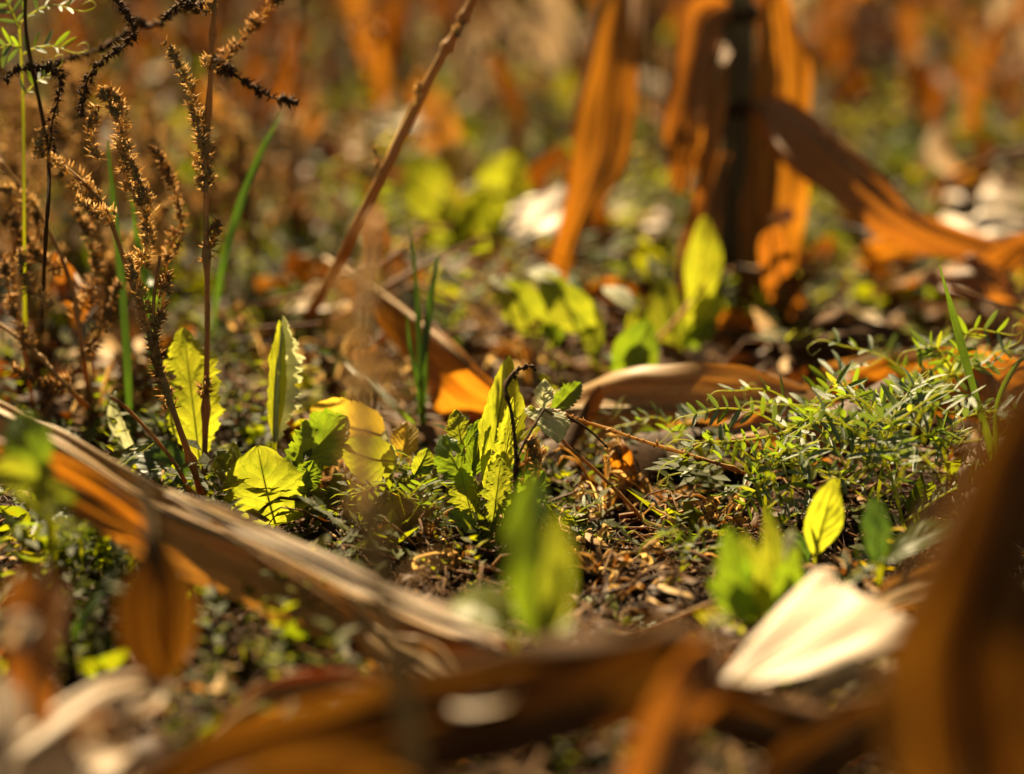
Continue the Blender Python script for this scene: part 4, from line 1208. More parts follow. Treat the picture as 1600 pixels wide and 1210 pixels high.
plant('single bright lime pointed leaf in front of the vetch', gpt(1272, 905), [
    ('leaf_bright', V(1272, 868, 1.315), V(1303, 745, 1.31), T + Vector((-.15, 0, .1)), .0098, dict(prof='oblong', bend=.2, fold=(.15, .15), tooth=.03)),
    ('leaf_deep', V(1262, 880, 1.33), V(1225, 830, 1.32), ZUP + T * .5, .006, dict(prof='oblong', bend=.4)),
])
plant('single blurred dark green pointed leaf before the vetch', gpt(1372, 935), [
    ('leaf_deep', V(1370, 880, 1.24), V(1366, 772, 1.24), T, .0075, dict(prof='oblong', bend=.2, tooth=.03)),
    ('leaf_green', V(1380, 880, 1.25), V(1500, 818, 1.27), ZUP + T * .4, .0085, dict(prof='oblong', bend=.4, tooth=.03)),
])
plant('green leaf lying flat on soil with chewed hole, below centre', gpt(980, 965), [
    ('leaf_lime', V(960, 962, 1.31), V(905, 940, 1.33), ZUP + T * .5, .0095, dict(prof='round', bend=.4, holes=((0, .5, .004),), tooth=.03)),
    ('leaf_green', V(985, 968, 1.305), V(1060, 985, 1.29), ZUP + T * .4, .0080, dict(prof='oblong', bend=.4, tooth=.03)),
])

# seedlings behind
plant('blurred seedling with drooping white-tipped leaf, first left of stalk', gpt(852, 590), [
    ('leaf_lime', V(862, 520, 1.66), V(785, 440, 1.66), T + ZUP * .1, 0.0164, dict(prof='oblong', bend=.35, fold=(.3, .15), tooth=.03)),
    ('leaf_pale', V(805, 455, 1.655), V(766, 434, 1.67), ZUP + T * .3, .0080, dict(prof='round', bend=.2)),
    ('leaf_green', V(866, 540, 1.66), V(868, 470, 1.665), T, 0.0098, dict(prof='oblong', bend=.3)),
])
plant('blurred seedling with bright lime bent leaf, second left of stalk', gpt(938, 605), [
    ('leaf_lime', V(930, 520, 1.64), V(845, 430, 1.64), T + ZUP * .1, 0.0148, dict(prof='oblong', bend=.4, fold=(.2, .3), tooth=.03)),
    ('leaf_pale', V(872, 440, 1.635), V(825, 424, 1.65), ZUP + T * .3, .0100, dict(prof='round', bend=.3)),
    ('leaf_lime', V(930, 560, 1.64), V(915, 460, 1.65), T, 0.0098, dict(prof='oblong', bend=.3, tooth=.03)),
    ('leaf_green', V(935, 570, 1.64), V(890, 420, 1.68), T, 0.0090, dict(prof='lance', bend=.3, tooth=.03)),
])
plant('blurred seedling with olive leaf, third left of stalk', gpt(962, 625), [
    ('leaf_green', V(962, 600, 1.61), V(1015, 500, 1.61), T, 0.0164, dict(prof='oblong', bend=.25, fold=(.2, .3), tooth=.03)),
    ('leaf_pale', V(990, 485, 1.62), V(942, 448, 1.64), ZUP + T * .3, .0085, dict(prof='oblong', bend=.2)),
    ('leaf_bright', V(980, 560, 1.62), V(1000, 460, 1.64), T, 0.0074, dict(prof='lance', bend=.3)),
])
plant('blurred seedling with tall lime leaves just left of the stalk', gpt(1055, 585), [
    ('leaf_lime', V(1058, 560, 1.68), V(1032, 430, 1.69), T, 0.0123, dict(prof='oblong', bend=.2, tooth=.03)),
    ('leaf_bright', V(1080, 500, 1.69), V(1102, 338, 1.71), T + Vector((.2, 0, 0)), 0.0156, dict(prof='oblong', bend=.2, fold=(.1, .4), tooth=.03)),
    ('leaf_lime', V(1070, 510, 1.68), V(1130, 462, 1.68), T, 0.0107, dict(prof='oblong', bend=.3)),
    ('leaf_green', V(1065, 540, 1.68), V(1120, 500, 1.67), T, 0.0090, dict(prof='oblong', bend=.3)),
    ('leaf_pale', V(1035, 445, 1.69), V(1012, 400, 1.7), T + ZUP * .5, 0.0049, dict(prof='lance', bend=.2)),
])
plant('cluster of blurred lime and yellow seedling leaves at upper centre', gpt(725, 420), [
    ('leaf_bright', V(700, 360, 1.94), V(642, 240, 1.96), T, .0210, dict(prof='oblong', bend=.2, tooth=.05)),
    ('leaf_yellow', V(728, 340, 1.95), V(720, 218, 1.98), T, .0170, dict(prof='oblong', bend=.2, tooth=.05)),
    ('leaf_bright', V(765, 360, 1.94), V(805, 238, 1.96), T, .0230, dict(prof='oblong', bend=.2, tooth=.05)),
    ('leaf_lime', V(730, 385, 1.93), V(690, 320, 1.93), T, .0190, dict(prof='oblong', bend=.3)),
    ('leaf_bright', V(745, 395, 1.92), V(748, 300, 1.93), T, .0200, dict(prof='oblong', bend=.3)),
    ('leaf_lime', V(760, 385, 1.93), V(838, 320, 1.94), T, .0180, dict(prof='oblong', bend=.3)),
    ('leaf_lime', V(720, 400, 1.92), V(655, 350, 1.92), T, .0150, dict(prof='oblong', bend=.3)),
])
plant('blurred olive green leaf above the wide pale leaf, right', gpt(1425, 330), [
    ('leaf_green', V(1425, 300, 2.2), V(1420, 185, 2.22), T, 0.0299, dict(prof='oblong', bend=.2, tooth=.03)),
    ('leaf_green', V(1430, 310, 2.2), V(1490, 240, 2.25), T, 0.0195, dict(prof='oblong', bend=.2, tooth=.03)),
])
plant('blurred lime leaf pair beyond the stalk, at right', gpt(1315, 440), [
    ('leaf_lime', V(1312, 415, 1.95), V(1318, 350, 1.96), T, 0.0169, dict(prof='oblong', bend=.2, tooth=.03)),
    ('leaf_lime', V(1320, 425, 1.95), V(1280, 385, 1.95), T + ZUP, 0.0143, dict(prof='oblong', bend=.3, tooth=.03)),
])
plant('blurred lime leaf low beneath the grey leaf fold, right', gpt(1480, 460), [
    ('leaf_lime', V(1478, 445, 1.9), V(1490, 390, 1.9), T, 0.0143, dict(prof='oblong', bend=.2, tooth=.03)),
    ('leaf_green', V(1480, 450, 1.9), V(1440, 410, 1.9), T + ZUP, 0.0143, dict(prof='oblong', bend=.3, tooth=.03)),
])


# ================================================================== grass blades
def grass(label, base, blades, mat='leaf_grass_dark'):
    t_ = thing('grass_tuft', label, 'grass', base)
    for q, (pts, wd) in enumerate(blades):
        mb, _ = ribbon(pts, wd, hint=TOCAM + Vector((.3 * (-1) ** q, 0, 0)), fp=.5, fn=.5, wav=.0004, n=50, m=3, seed=q)
        build('blade', mb, M[mat], t_)
    return t_


dg = 1.405
b_ = gpt(1552, 790)
grass('long green grass blade leaning left in front of the vetch', b_, [
    ([b_, V(1545, 700, dg), V(1520, 610, dg), V(1490, 500, dg + .01), V(1468, 415, dg + .01)], [.0012, .0028, .0030, .0026, .0005]),
    ([b_, V(1556, 700, dg), V(1560, 630, dg), V(1585, 575, dg), V(1610, 550, dg)], [.001, .0020, .0022, .0018, .0006])], mat='leaf_grass')
b_ = gpt(662, 708)
grass('three upright green grass blades left of the glowing leaf', b_, [
    ([b_, V(656, 600, 1.53), V(652, 480, 1.54), V(640, 345, 1.55)], [.0012, .0022, .0022, .0004]),
    ([b_, V(664, 580, 1.53), V(672, 480, 1.53), V(684, 400, 1.53)], [.0012, .0026, .0032, .0006]),
    ([b_, V(652, 600, 1.52), V(640, 540, 1.52), V(636, 490, 1.52)], [.0010, .0018, .0016, .0004])])
b_ = gpt(203, 720)
grass('straight dark green grass blade at left behind the weed stems', b_, [
    ([b_, V(200, 600, 1.5), V(190, 450, 1.5), V(178, 330, 1.5), V(168, 220, 1.5)], [.0016, .0028, .0030, .0022, .0006]),
    ([gpt(240, 640), V(232, 480, 1.52), V(215, 370, 1.52), V(205, 310, 1.5)], [.0016, .0030, .0022, .0006])])
b_ = gpt(330, 560)
grass('broad dark grass blade pointing up right beside the upright stem', b_, [
    ([b_, V(340, 450, 1.56), V(368, 340, 1.55), V(402, 250, 1.55), V(440, 175, 1.55)], [.0014, .0026, .0032, .0026, .0005])])
b_ = gpt(670, 690)
grass('pale arching grass blade lying left of the upright blades', b_, [
    ([b_, V(635, 655, 1.52), V(580, 600, 1.55), V(530, 560, 1.58), V(475, 540, 1.6)], [.001, .0022, .0026, .0028, .0012])], mat='leaf_grass')
b_ = gpt(75, 960)
grass('blurred pale grass blade slanting at the lower left', b_, [
    ([gpt(95, 1015), V(120, 980, 1.2), V(160, 915, 1.25), V(200, 840, 1.28)], [.0012, .0022, .0022, .0006])])
b_ = gpt(240, 520)
grass('lime grass blade among the fuzzy stems at left', b_, [
    ([b_, V(238, 470, 1.55), V(225, 420, 1.55), V(215, 360, 1.55)], [.002, .004, .003, .0005])], mat='leaf_grass')


# ================================================================== fuzzy dead pigweed
def pigweed(label, base, stems, spikes, mat='weed_straw', name='pigweed'):
    t_ = thing(name, label, 'weed', base)
    for pts, r0, r1, nds in stems:
        mb = MB()
        tube(mb, pts, r0, r1, n=50, sides=8, lump=.05, seed=3, bulges=[(c, .9, .012) for c in nds])
        build('stem', mb, M['weed_dark' if mat == 'weed_dark' else 'weed_stem'], t_)
    for q, sp in enumerate(spikes):
        pts, rr = sp[0], sp[1]
        mt = sp[2] if len(sp) > 2 else mat
        kw = sp[3] if len(sp) > 3 else {}
        mb = MB()
        tube(mb, pts, .0009, .0005, n=24, sides=5)
        spike_on(mb, pts, rr, seed=q * 31 + int(abs(base.x) * 1000), **kw)
        build('seed_spike', mb, M[mt], t_)
    return t_


def VV(L, d):
    return [V(x_, y_, d) for x_, y_ in L]


b_ = gpt(318, 800)
dp = 1.43
pigweed('tall upright tan weed stem with whorls, at left', b_, [
    ([b_, V(320, 700, dp), V(324, 500, dp), V(322, 280, dp), V(330, 100, dp), V(338, -60, dp), V(342, -200, dp)], .0019, .0014, (.10, .22, .41, .60, .71))],
    [(VV([(322, 270), (308, 190), (285, 110), (255, 66)], dp - .01), 0.0039),
     (VV([(330, 110), (370, 70), (420, 10), (450, -20)], dp + .03), 0.0042, 'weed_red'),
     (VV([(328, 95), (370, 120), (420, 150), (465, 162)], dp + .02), 0.0034, 'weed_dark'),
     (VV([(325, 20), (300, 6), (275, 10), (255, 30)], dp), 0.0034, 'weed_dark'),
     (VV([(322, 290), (324, 265)], dp - .003), .0060),
     (VV([(324, 110), (330, 85)], dp - .003), .0055),
     (VV([(318, 620), (322, 590)], dp - .003), .0050, 'weed_red'),
     (VV([(322, 300), (316, 250), (318, 205), (312, 170)], dp), 0.0052),
     (VV([(320, 410), (332, 370), (340, 345)], dp), 0.0039, 'weed_red'),
     (VV([(322, 20), (345, -20), (370, -50)], dp), .003)])
b_ = gpt(322, 812)
pigweed('leaning tan weed stem crossing the lobed leaf at left', b_, [
    ([b_, V(305, 740, 1.40), V(270, 640, 1.40), V(245, 560, 1.41), V(205, 440, 1.42), V(160, 320, 1.43), V(95, 255, 1.44)], .0022, .0012, (.2, .42, .6)),
    ([V(248, 560, 1.41), V(240, 480, 1.41), V(250, 400, 1.41)], .0012, .001, ()),
    ([V(312, 800, 1.40), V(270, 720, 1.385), V(200, 640, 1.375), V(172, 620, 1.37)], .0013, .0009, ())],
    [(VV([(160, 320), (120, 280), (75, 245), (60, 230)], 1.435), 0.0055),
     (VV([(205, 440), (230, 380), (215, 300), (185, 190), (160, 145)], 1.42), 0.0047),
     (VV([(200, 300), (188, 230), (190, 170), (170, 140), (155, 150)], 1.42), 0.0039),
     (VV([(150, 250), (142, 205), (150, 165)], 1.42), 0.0047),
     (VV([(245, 560), (222, 470), (200, 400)], 1.41), 0.0036),
     (VV([(240, 540), (255, 470), (262, 400)], 1.41), 0.0036, 'weed_red'),
     (VV([(270, 640), (250, 590), (238, 540)], 1.405), 0.0046, 'weed_red'),
     (VV([(240, 330), (220, 290), (205, 250)], 1.42), 0.0039),
     (VV([(180, 340), (150, 330), (118, 310)], 1.42), 0.0044),
     (VV([(262, 400), (282, 340), (262, 270), (240, 230)], 1.46), 0.0039, 'weed_red')])
b_ = gpt(60, 600)
pigweed('dark bristly drooping seed spikes in the top left corner', b_, [
    ([b_, V(70, 400, 1.44), V(75, 240, 1.44), V(40, 40, 1.44), V(60, -60, 1.44), V(150, -60, 1.43), V(160, -5, 1.42)], .0014, .001, ())],
    [(VV([(155, -20), (190, 10), (207, 40), (200, 68), (165, 90), (140, 118), (130, 150), (126, 185)], 1.42), .0026, 'weed_dark', dict(dens=3600, bristle=.0052, knob=.2, taper=False, gfrac=.5, bw=.06)),
     (VV([(5, 125), (35, 108), (70, 104), (92, 115), (92, 150), (82, 190), (78, 235)], 1.43), .0030, 'weed_dark', dict(dens=3600, bristle=.0052, knob=.2, taper=False, gfrac=.5, bw=.06)),
     (VV([(60, 250), (62, 225), (66, 200)], 1.43), .0028, 'weed_straw'),
     (VV([(205, 30), (240, 40), (290, 10), (330, -5)], 1.50), .0020, 'weed_dark'),
     (VV([(50, 120), (100, 95), (160, 75), (200, 50)], 1.50), .0016, 'weed_dark')], mat='weed_dark')
b_ = gpt(205, 690)
pigweed('brown fuzzy weed stems crossing low at the left edge', b_, [
    ([gpt(180, 690), V(120, 620, 1.47), V(50, 545, 1.48), V(-40, 480, 1.5)], .0016, .0012, (.3, .6)),
    ([gpt(150, 700), V(130, 560, 1.48), V(110, 440, 1.48), V(60, 330, 1.49), V(0, 250, 1.5)], .0016, .001, (.4,)),
    ([gpt(60, 690), V(40, 560, 1.5), V(20, 430, 1.5), V(30, 330, 1.5)], .0015, .001, (.4,))],
    [(VV([(50, 545), (20, 480), (5, 400)], 1.48), 0.0049, 'weed_red'), (VV([(110, 600), (70, 600), (20, 575)], 1.47), 0.0044, 'weed_red'),
     (VV([(60, 330), (20, 300), (-20, 290)], 1.49), .004, 'weed_straw'), (VV([(100, 420), (60, 400), (10, 330)], 1.48), 0.0047, 'weed_red'),
     (VV([(120, 500), (150, 430), (140, 370), (120, 330)], 1.49), 0.0047, 'weed_red'), (VV([(30, 430), (60, 360), (50, 320)], 1.5), 0.0047, 'weed_red'),
     (VV([(130, 560), (165, 500), (185, 440)], 1.48), 0.0044, 'weed_red'), (VV([(80, 480), (40, 440), (30, 390)], 1.46), .003, 'weed_straw')], mat='weed_red')
for lab, px, py, top, dd, lean in (('reddish fuzzy weed blurred behind the upright stem', 270, 470, 190, .05, -30), ('reddish fuzzy weed blurred right of the upright stem', 385, 450, 260, .02, 25),
                                   ('brown fuzzy weed blurred behind the leftmost stems', 20, 440, 160, .0, -10), ('rusty fuzzy weed leaning before the leaning stem foot', 545, 560, 400, -.02, 40)):
    b_ = gpt(px, py)
    d_ = depth_at(py) - dd
    pigweed(lab, b_, [([b_, V(px + lean * .4, (py + top) / 2, d_), V(px + lean, top, d_)], .0016, .001, (.5,))],
            [(VV([(px + lean * .4, (py + top) / 2), (px + lean * .8, top + 30), (px + lean, top - 20)], d_), .006, 'weed_red', dict(dens=2000, grain=.002, bristle=.006)),
             (VV([(px + lean * .3, (py + top) / 2 + 40), (px - 35, (py + top) / 2), (px - 50, (py + top) / 2 - 60)], d_), .005, 'weed_red', dict(dens=2000, grain=.002, bristle=.006)),
             (VV([(px + lean * .3, (py + top) / 2 + 30), (px + 40, (py + top) / 2), (px + 60, (py + top) / 2 - 50)], d_), .005, 'weed_straw', dict(dens=2000, grain=.002, bristle=.006))], mat='weed_red')
for lab, px, py, lean, sd in (('bushy tan seed head at the left edge, upper one', 30, 560, -10, 1), ('bushy tan seed head behind the leaning tan stem', 190, 600, -60, 2),
                              ('bushy rusty seed head beside the straight grass blade', 235, 560, 20, 3), ('bushy brown seed head low at the left edge', 70, 640, -40, 4), ('bushy tan seed head just right of the upright stem', 400, 520, -20, 5),
                              ('bushy rusty seed head low behind the lobed leaf', 130, 660, 50, 6), ('bushy tan seed head rising behind the dark drooping spikes', 110, 480, 20, 7),
                              ('bushy tan seed head between upright stem and broad grass blade', 300, 500, 30, 8), ('bushy tan seed head leaning at the far left edge', -10, 500, 40, 9), ('bushy tan seed head at upper left behind the leaning stem top', 60, 420, 30, 10),
                              ('bushy tan seed head blurred between the tan stems', 200, 450, 40, 11), ('bushy tan seed head blurred right of the broad grass blade', 450, 430, 10, 12)):
    r_ = np.random.default_rng(sd)
    b_ = gpt(px, py)
    d_ = depth_at(py)
    hgt = (330, 420, 300, 280, 330, 250, 330, 280, 300, 300, 310, 220)[sd - 1]
    top = [b_, V(px + lean * .3, py - hgt * .4, d_), V(px + lean * .8, py - hgt * .75, d_ - .01), V(px + lean, py - hgt, d_ - .02)]
    P_ = catmull(top, 40)
    sp_ = [([Vector(P_[20]), Vector(P_[28]), Vector(P_[39])], .0055, 'weed_straw' if sd % 2 else 'weed_red')]
    for q in range(9):
        k_ = int(r_.integers(8, 36))
        c = Vector(P_[k_])
        sx = float(r_.normal(0, 1))
        L_ = r_.uniform(.03, .065)
        sp_.append(([c, c + Vector((sx * .010, r_.normal(0, .008), L_ * .5)), c + Vector((sx * .024, r_.normal(0, .012), L_))], r_.uniform(.003, .005), ('weed_straw', 'weed_red', 'weed_straw')[q % 3]))
    pigweed(lab, b_, [(top, .0018, .001, (.3, .6))], sp_, mat='weed_red')
b_ = gpt(500, 470)
dq = 1.52
pigweed('slanting brown weed stem with knobby nodes at upper centre', b_, [
    ([gpt(470, 520), V(515, 440, dq + .05), V(585, 300, dq), V(648, 170, dq), V(690, 90, dq), V(716, 45, dq), V(748, -20, dq), V(800, -130, dq)], .0042, .0026, (.62, .76))],
    [(VV([(712, 55), (718, 42), (724, 35)], dq - .005), .0045, 'weed_straw', dict(bristle=.003)), (VV([(652, 165), (652, 140), (656, 130)], dq - .005), .0042, 'weed_straw', dict(bristle=.003)),
     (VV([(590, 262), (588, 245), (586, 230)], dq), .0016, 'weed_straw', dict(bristle=.003))], mat='weed_straw')
b_ = gpt(985, 330)
pigweed('dark stippled seed spike hanging beside the orange hanging leaf', b_, [([b_, V(1010, 200, 1.88), V(1005, -40, 1.88)], .001, .001, ())],
        [(VV([(1000, -20), (985, 60), (978, 150), (972, 220), (975, 255)], 1.87), .0034, 'weed_dark', dict(dens=1800, grain=.0022, knob=.3))], mat='weed_dark')

# foreground blurred stem
b_ = V(655, 1260, .90)
b_ = Vector((b_.x, b_.y - .05, float(ground_z(b_.x, b_.y - .05))))
pigweed('pinkish blurred weed stem rising close to the camera', b_, [
    ([b_, V(650, 1230, .90), V(610, 1000, .92), V(575, 800, .94), V(568, 640, .97), V(575, 470, 1.0), V(590, 340, 1.03)], .0050, .0030, (.3, .5, .7)),
    ([V(610, 1000, .92), V(640, 900, .95), V(690, 870, .98)], .001, .0008, ())],
    [(VV([(575, 800), (560, 740), (545, 660)], .94), .008, 'weed_straw', dict(dens=2500)), (VV([(568, 640), (560, 560), (540, 480), (545, 430)], .97), .010, 'weed_straw', dict(dens=2500)),
     (VV([(575, 480), (590, 420), (575, 350)], 1.0), .010, 'weed_red', dict(dens=2500)), (VV([(612, 1010), (606, 985)], .92), .008, 'weed_straw', dict(dens=2500)),
     (VV([(580, 840), (640, 790), (680, 800)], .95), .007, 'weed_straw', dict(dens=2500)), (VV([(570, 700), (620, 640), (590, 560)], .97), .007, 'weed_straw', dict(dens=2500))], mat='weed_straw')

# ---- red runner and twisted dead stem round the centre plant
b_ = gpt(792, 862)
pigweed('twisted dark brown dead stem draped over the centre plant', b_, [
    ([b_, V(800, 800, 1.37), V(806, 720, 1.37), V(800, 650, 1.37), V(790, 606, 1.375), V(806, 580, 1.38), V(822, 574, 1.385)], .0012, .0010, (.3, .6)),
    ([V(806, 720, 1.37), V(826, 680, 1.375), V(850, 640, 1.385)], .0009, .0007, ())],
    [(VV([(795, 850), (803, 790), (808, 720), (801, 660)], 1.368), .0020, 'weed_dark', dict(dens=1800, bristle=.002)),
     (VV([(790, 606), (806, 582), (828, 572), (838, 580)], 1.378), .0018, 'weed_dark', dict(dens=2200, bristle=.002)),
     (VV([(815, 760), (822, 715), (830, 690), (838, 745)], 1.375), .0038, 'weed_red', dict(dens=2200, grain=.0018)),
     (VV([(840, 750), (845, 710), (832, 680)], 1.38), .0030, 'weed_straw', dict(dens=2000, grain=.0018))], mat='weed_dark')
b_ = gpt(1170, 765)
pigweed('thin reddish runner stem with tiny buds right of centre', b_, [
    ([gpt(1200, 775), V(1160, 738, 1.41), V(1080, 712, 1.41), V(1000, 688, 1.41), V(930, 664, 1.41), V(880, 655, 1.405), V(850, 640, 1.40)], .0011, .0008, (.2, .4, .6, .8)),
    ([gpt(1030, 830), V(985, 790, 1.42), V(930, 735, 1.42), V(885, 695, 1.41), V(862, 665, 1.405)], .0013, .0008, ()),
    ([V(1060, 705, 1.41), V(1110, 690, 1.42), V(1150, 700, 1.43)], .0006, .0005, ())],
    [(VV([(1160, 738), (1080, 712), (1000, 688), (930, 664), (862, 640)], 1.408), .0018, 'weed_red', dict(dens=700, grain=.0013, bristle=.0018, knob=.9)),
     (VV([(885, 650), (920, 672), (950, 700)], 1.40), .0014, 'weed_dark', dict(dens=900, bristle=.0015))], mat='weed_red')


# ---- curled withered weeds on the soil
def withered(label, px, py, seed, n_=7, spread=.03, h=.035, mt='weed_straw'):
    r_ = np.random.default_rng(seed)
    b_ = gpt(px, py)
    t_ = thing('withered_weed', label, 'weed', b_)
    for q in range(n_):
        a_ = r_.uniform(0, 6.28)
        e = b_ + Vector((math.cos(a_) * spread * r_.uniform(.4, 1), math.sin(a_) * spread * r_.uniform(.4, 1), h * r_.uniform(.3, 1)))
        pts = [b_, b_.lerp(e, .5) + Vector((0, 0, .3 * h))]
        rc = r_.uniform(.003, .008)
        ax1 = Vector(r_.normal(0, 1, 3)).normalized()
        ax2 = ax1.orthogonal().normalized()
        for k_ in range(10):
            w_ = k_ / 10 * r_.uniform(4, 8)
            pts.append(e + (ax1 * math.cos(w_) + ax2 * math.sin(w_)) * rc * (1 - k_ / 14) + Vector((0, 0, 0)))
        if q % 2:
            mb, _ = ribbon(pts, [.0004, .0012, .002, .0022, .0016, .0005], hint=ZUP + TOCAM, fp=.5, fn=.5, wav=.001, n=50, m=2, seed=q)
            build('curled_leaf', mb, M[mt], t_)
        else:
            mb = MB()
            tube(mb, pts, .0008, .0004, n=50, sides=5, lump=.2, seed=q)
            build('tendril', mb, M[mt], t_)
    return t_


withered('curly withered tan weed just right of the centre plant', 945, 800, 1, 12, .03, .05, 'weed_straw')
withered('coiled rusty withered weed below the runner stem', 1030, 790, 2, 10, .03, .03, 'weed_red')
withered('coiled tan tendrils on the soil left of the vetch', 1125, 830, 3, 12, .03, .025, 'weed_red')
withered('withered brown wisp between centre plant and vetch', 1090, 850, 4, 9, .035, .02, 'weed_straw')
withered('rusty withered wisp at the foot of the centre plant', 720, 880, 5, 9, .03, .02, 'weed_red')
withered('withered brown wisp left of the centre plant foot', 660, 850, 6, 8, .03, .025, 'weed_straw')
withered('tan withered wisp under the yellowing leaves', 560, 770, 7, 10, .035, .035, 'weed_red')
withered('rusty wisp on the soil below the chewed green leaf', 1010, 925, 8, 8, .03, .015, 'weed_red')
withered('withered wisp at the right edge behind the tall grass blade', 1560, 640, 9, 8, .03, .04, 'weed_red')
withered('rusty wisp right of the drooping dark leaf at left', 510, 760, 10, 8, .025, .03, 'weed_red')

# ================================================================== vetch
lv = []
for q in range(3):
    mb = MB()
    r_ = np.random.default_rng(q)
    rows, mm = 7, 1
    for i_ in range(rows):
        t_ = i_ / (rows - 1)
        wv = .115 * math.sin(math.pi * (t_ * .94 + .03)) ** .55 * (1.0 if t_ < .9 else .7)
        zb = .05 * math.sin(math.pi * t_) * (1 - q * .8)
        mb.add([(-wv, t_, zb + wv * .45), (0, t_, zb), (wv, t_, zb + wv * .45)], [], [(0, t_), (.5, t_), (1, t_)])
    for i_ in range(rows - 1):
        for h in (0, 1):
            a0 = i_ * 3 + h
            mb.f.append([a0, a0 + 1, a0 + 4, a0 + 3])
    me = mb.mesh('leaflet', (0, 0, 0))
    me.materials.append(M['leaf_vetch'])
    lv.append(me)
lv_lime = []
for mn in ('leaf_green', 'leaf_lime'):
    for me in lv:
        c = me.copy()
        c.materials.clear()
        c.materials.append(M[mn])
        lv_lime.append(c)


def vetch_leaf(root, path, npair, ll, seed, up=ZUP, lime=False, tendril=True):
    r_ = np.random.default_rng(seed)
    p = catmull(path, 40)
    t = tangents(p)
    mb = MB()
    tube(mb, path, .0007, .0004, n=22, sides=5)
    if tendril:
        e = Vector(p[-1])
        d = Vector(t[-1])
        s_ = d.orthogonal().normalized()
        rr = r_.uniform(.004, .008)
        tube(mb, [e, e + d * .010, e + d * .016 + s_ * rr, e + d * .012 + s_ * rr * 1.6, e + d * .008 + s_ * rr * .8], .00035, .0002, n=16, sides=4)
    ra = build('rachis', mb, RG, root)
    up = Vector(up)
    for q in range(npair):
        f = .14 + .84 * q / max(1, npair - 1)
        k_ = int(f * 39)
        c = Vector(p[k_])
        tt = Vector(t[k_])
        sd = tt.cross(up)
        if sd.length < 1e-3:
            sd = tt.orthogonal()
        sd.normalize()
        upn = sd.cross(tt).normalized()
        for sg in (-1, 1):
            if r_.uniform() < .06:
                continue
            d = (sd * sg * r_.uniform(.7, 1) + tt * r_.uniform(.25, .6) + upn * r_.uniform(.0, .75)).normalized()
            zx = (upn - d * upn.dot(d))
            zx = (zx + Vector(r_.normal(0, .28, 3)))
            zx = (zx - d * zx.dot(d)).normalized()
            xx = d.cross(zx)
            R = Matrix((xx, d, zx)).transposed()
            o = bpy.data.objects.new('leaflet', (lv_lime[r_.integers(0, 3) + (3 if r_.uniform() < .22 else 0)] if r_.uniform() < (.75 if lime else .22) else lv[r_.integers(0, 3)]))
            col.objects.link(o)
            o.parent = ra
            s_ = ll * r_.uniform(.7, 1.25) * (1 - .25 * abs(f - .45))
            o.matrix_local = Matrix.Translation(c - BASE[root]) @ R.to_4x4() @ Matrix.Diagonal((s_, s_, s_, 1))
    return ra


def vetch(label, base, leaves, stems=()):
    t_ = thing('vetch', label, 'plant', base)
    for pts in stems:
        mb = MB()
        tube(mb, pts, .0012, .0008, n=24, sides=6)
        build('stem', mb, RG, t_)
    for q, (pts, npair, ll, kw) in enumerate(leaves):
        vetch_leaf(t_, pts, npair, ll, seed=q * 7 + int(abs(base.x * 1000)), **kw)
    return t_


def vetch_auto(label, px, py, seed, nl=7, sp=.06, h=.07, ll=.014, lime=False):
    r_ = np.random.default_rng(seed)
    b_ = gpt(px, py)
    a_ = r_.uniform(0, 6.28)
    top = b_ + Vector((math.cos(a_) * sp * .6, math.sin(a_) * sp * .6, h))
    stem = [b_, b_.lerp(top, .5) + Vector((0, 0, h * .2)), top]
    leaves = []
    for q in range(nl):
        f = (q + 1) / nl
        s_ = Vector(catmull(stem, 30)[int(f * 29)])
        an = q * 2.4 + r_.uniform(-.5, .5)
        dd = Vector((math.cos(an), math.sin(an) * .8, 0))
        L = r_.uniform(.6, 1.1) * sp
        leaves.append(([s_, s_ + dd * L * .5 + Vector((0, 0, L * .35)), s_ + dd * L + Vector((0, 0, L * r_.uniform(.0, .5)))], int(r_.integers(5, 8)), ll, dict(lime=lime)))
    return vetch(label, b_, leaves, [stem])


b_ = gpt(1235, 790)
vetch('vetch with a long feathery leaf reaching left, left end of the clump', b_, [
    (VV([(1225, 668), (1180, 645), (1130, 638), (1085, 648)], 1.40), 8, .0125, dict(up=T + ZUP * .4)),
    (VV([(1235, 672), (1200, 682), (1160, 688), (1110, 692)], 1.395), 6, .0125, dict(up=T + ZUP * .4, lime=True)),
    (VV([(1235, 680), (1270, 662), (1300, 660), (1340, 672)], 1.39), 6, .0125, dict(up=T + ZUP)),
    (VV([(1235, 700), (1200, 740), (1180, 770), (1165, 790)], 1.39), 6, .012, dict(up=T + ZUP, lime=True)),
    (VV([(1240, 720), (1270, 730), (1310, 745), (1350, 760)], 1.38), 7, .012, dict(up=T + ZUP))],
    [[b_, V(1240, 740, 1.40), V(1230, 670, 1.40)]])
b_ = gpt(1440, 700)
vetch('vetch sprig lifted highest behind the tall grass blade', b_, [
    (VV([(1490, 570), (1500, 540), (1520, 515), (1560, 520)], 1.46), 7, .0135, dict(up=T + ZUP * .3, lime=True)),
    (VV([(1485, 575), (1470, 550), (1455, 540), (1435, 545)], 1.46), 6, .0135, dict(up=T + ZUP * .3, lime=True)),
    (VV([(1480, 590), (1510, 580), (1540, 560), (1570, 545)], 1.46), 6, .0130, dict(up=T)),
    (VV([(1470, 610), (1440, 600), (1410, 610), (1385, 640)], 1.45), 7, .0130, dict(up=T + ZUP))],
    [[b_, V(1460, 640, 1.47), V(1488, 570, 1.46)]])
b_ = gpt(1350, 740)
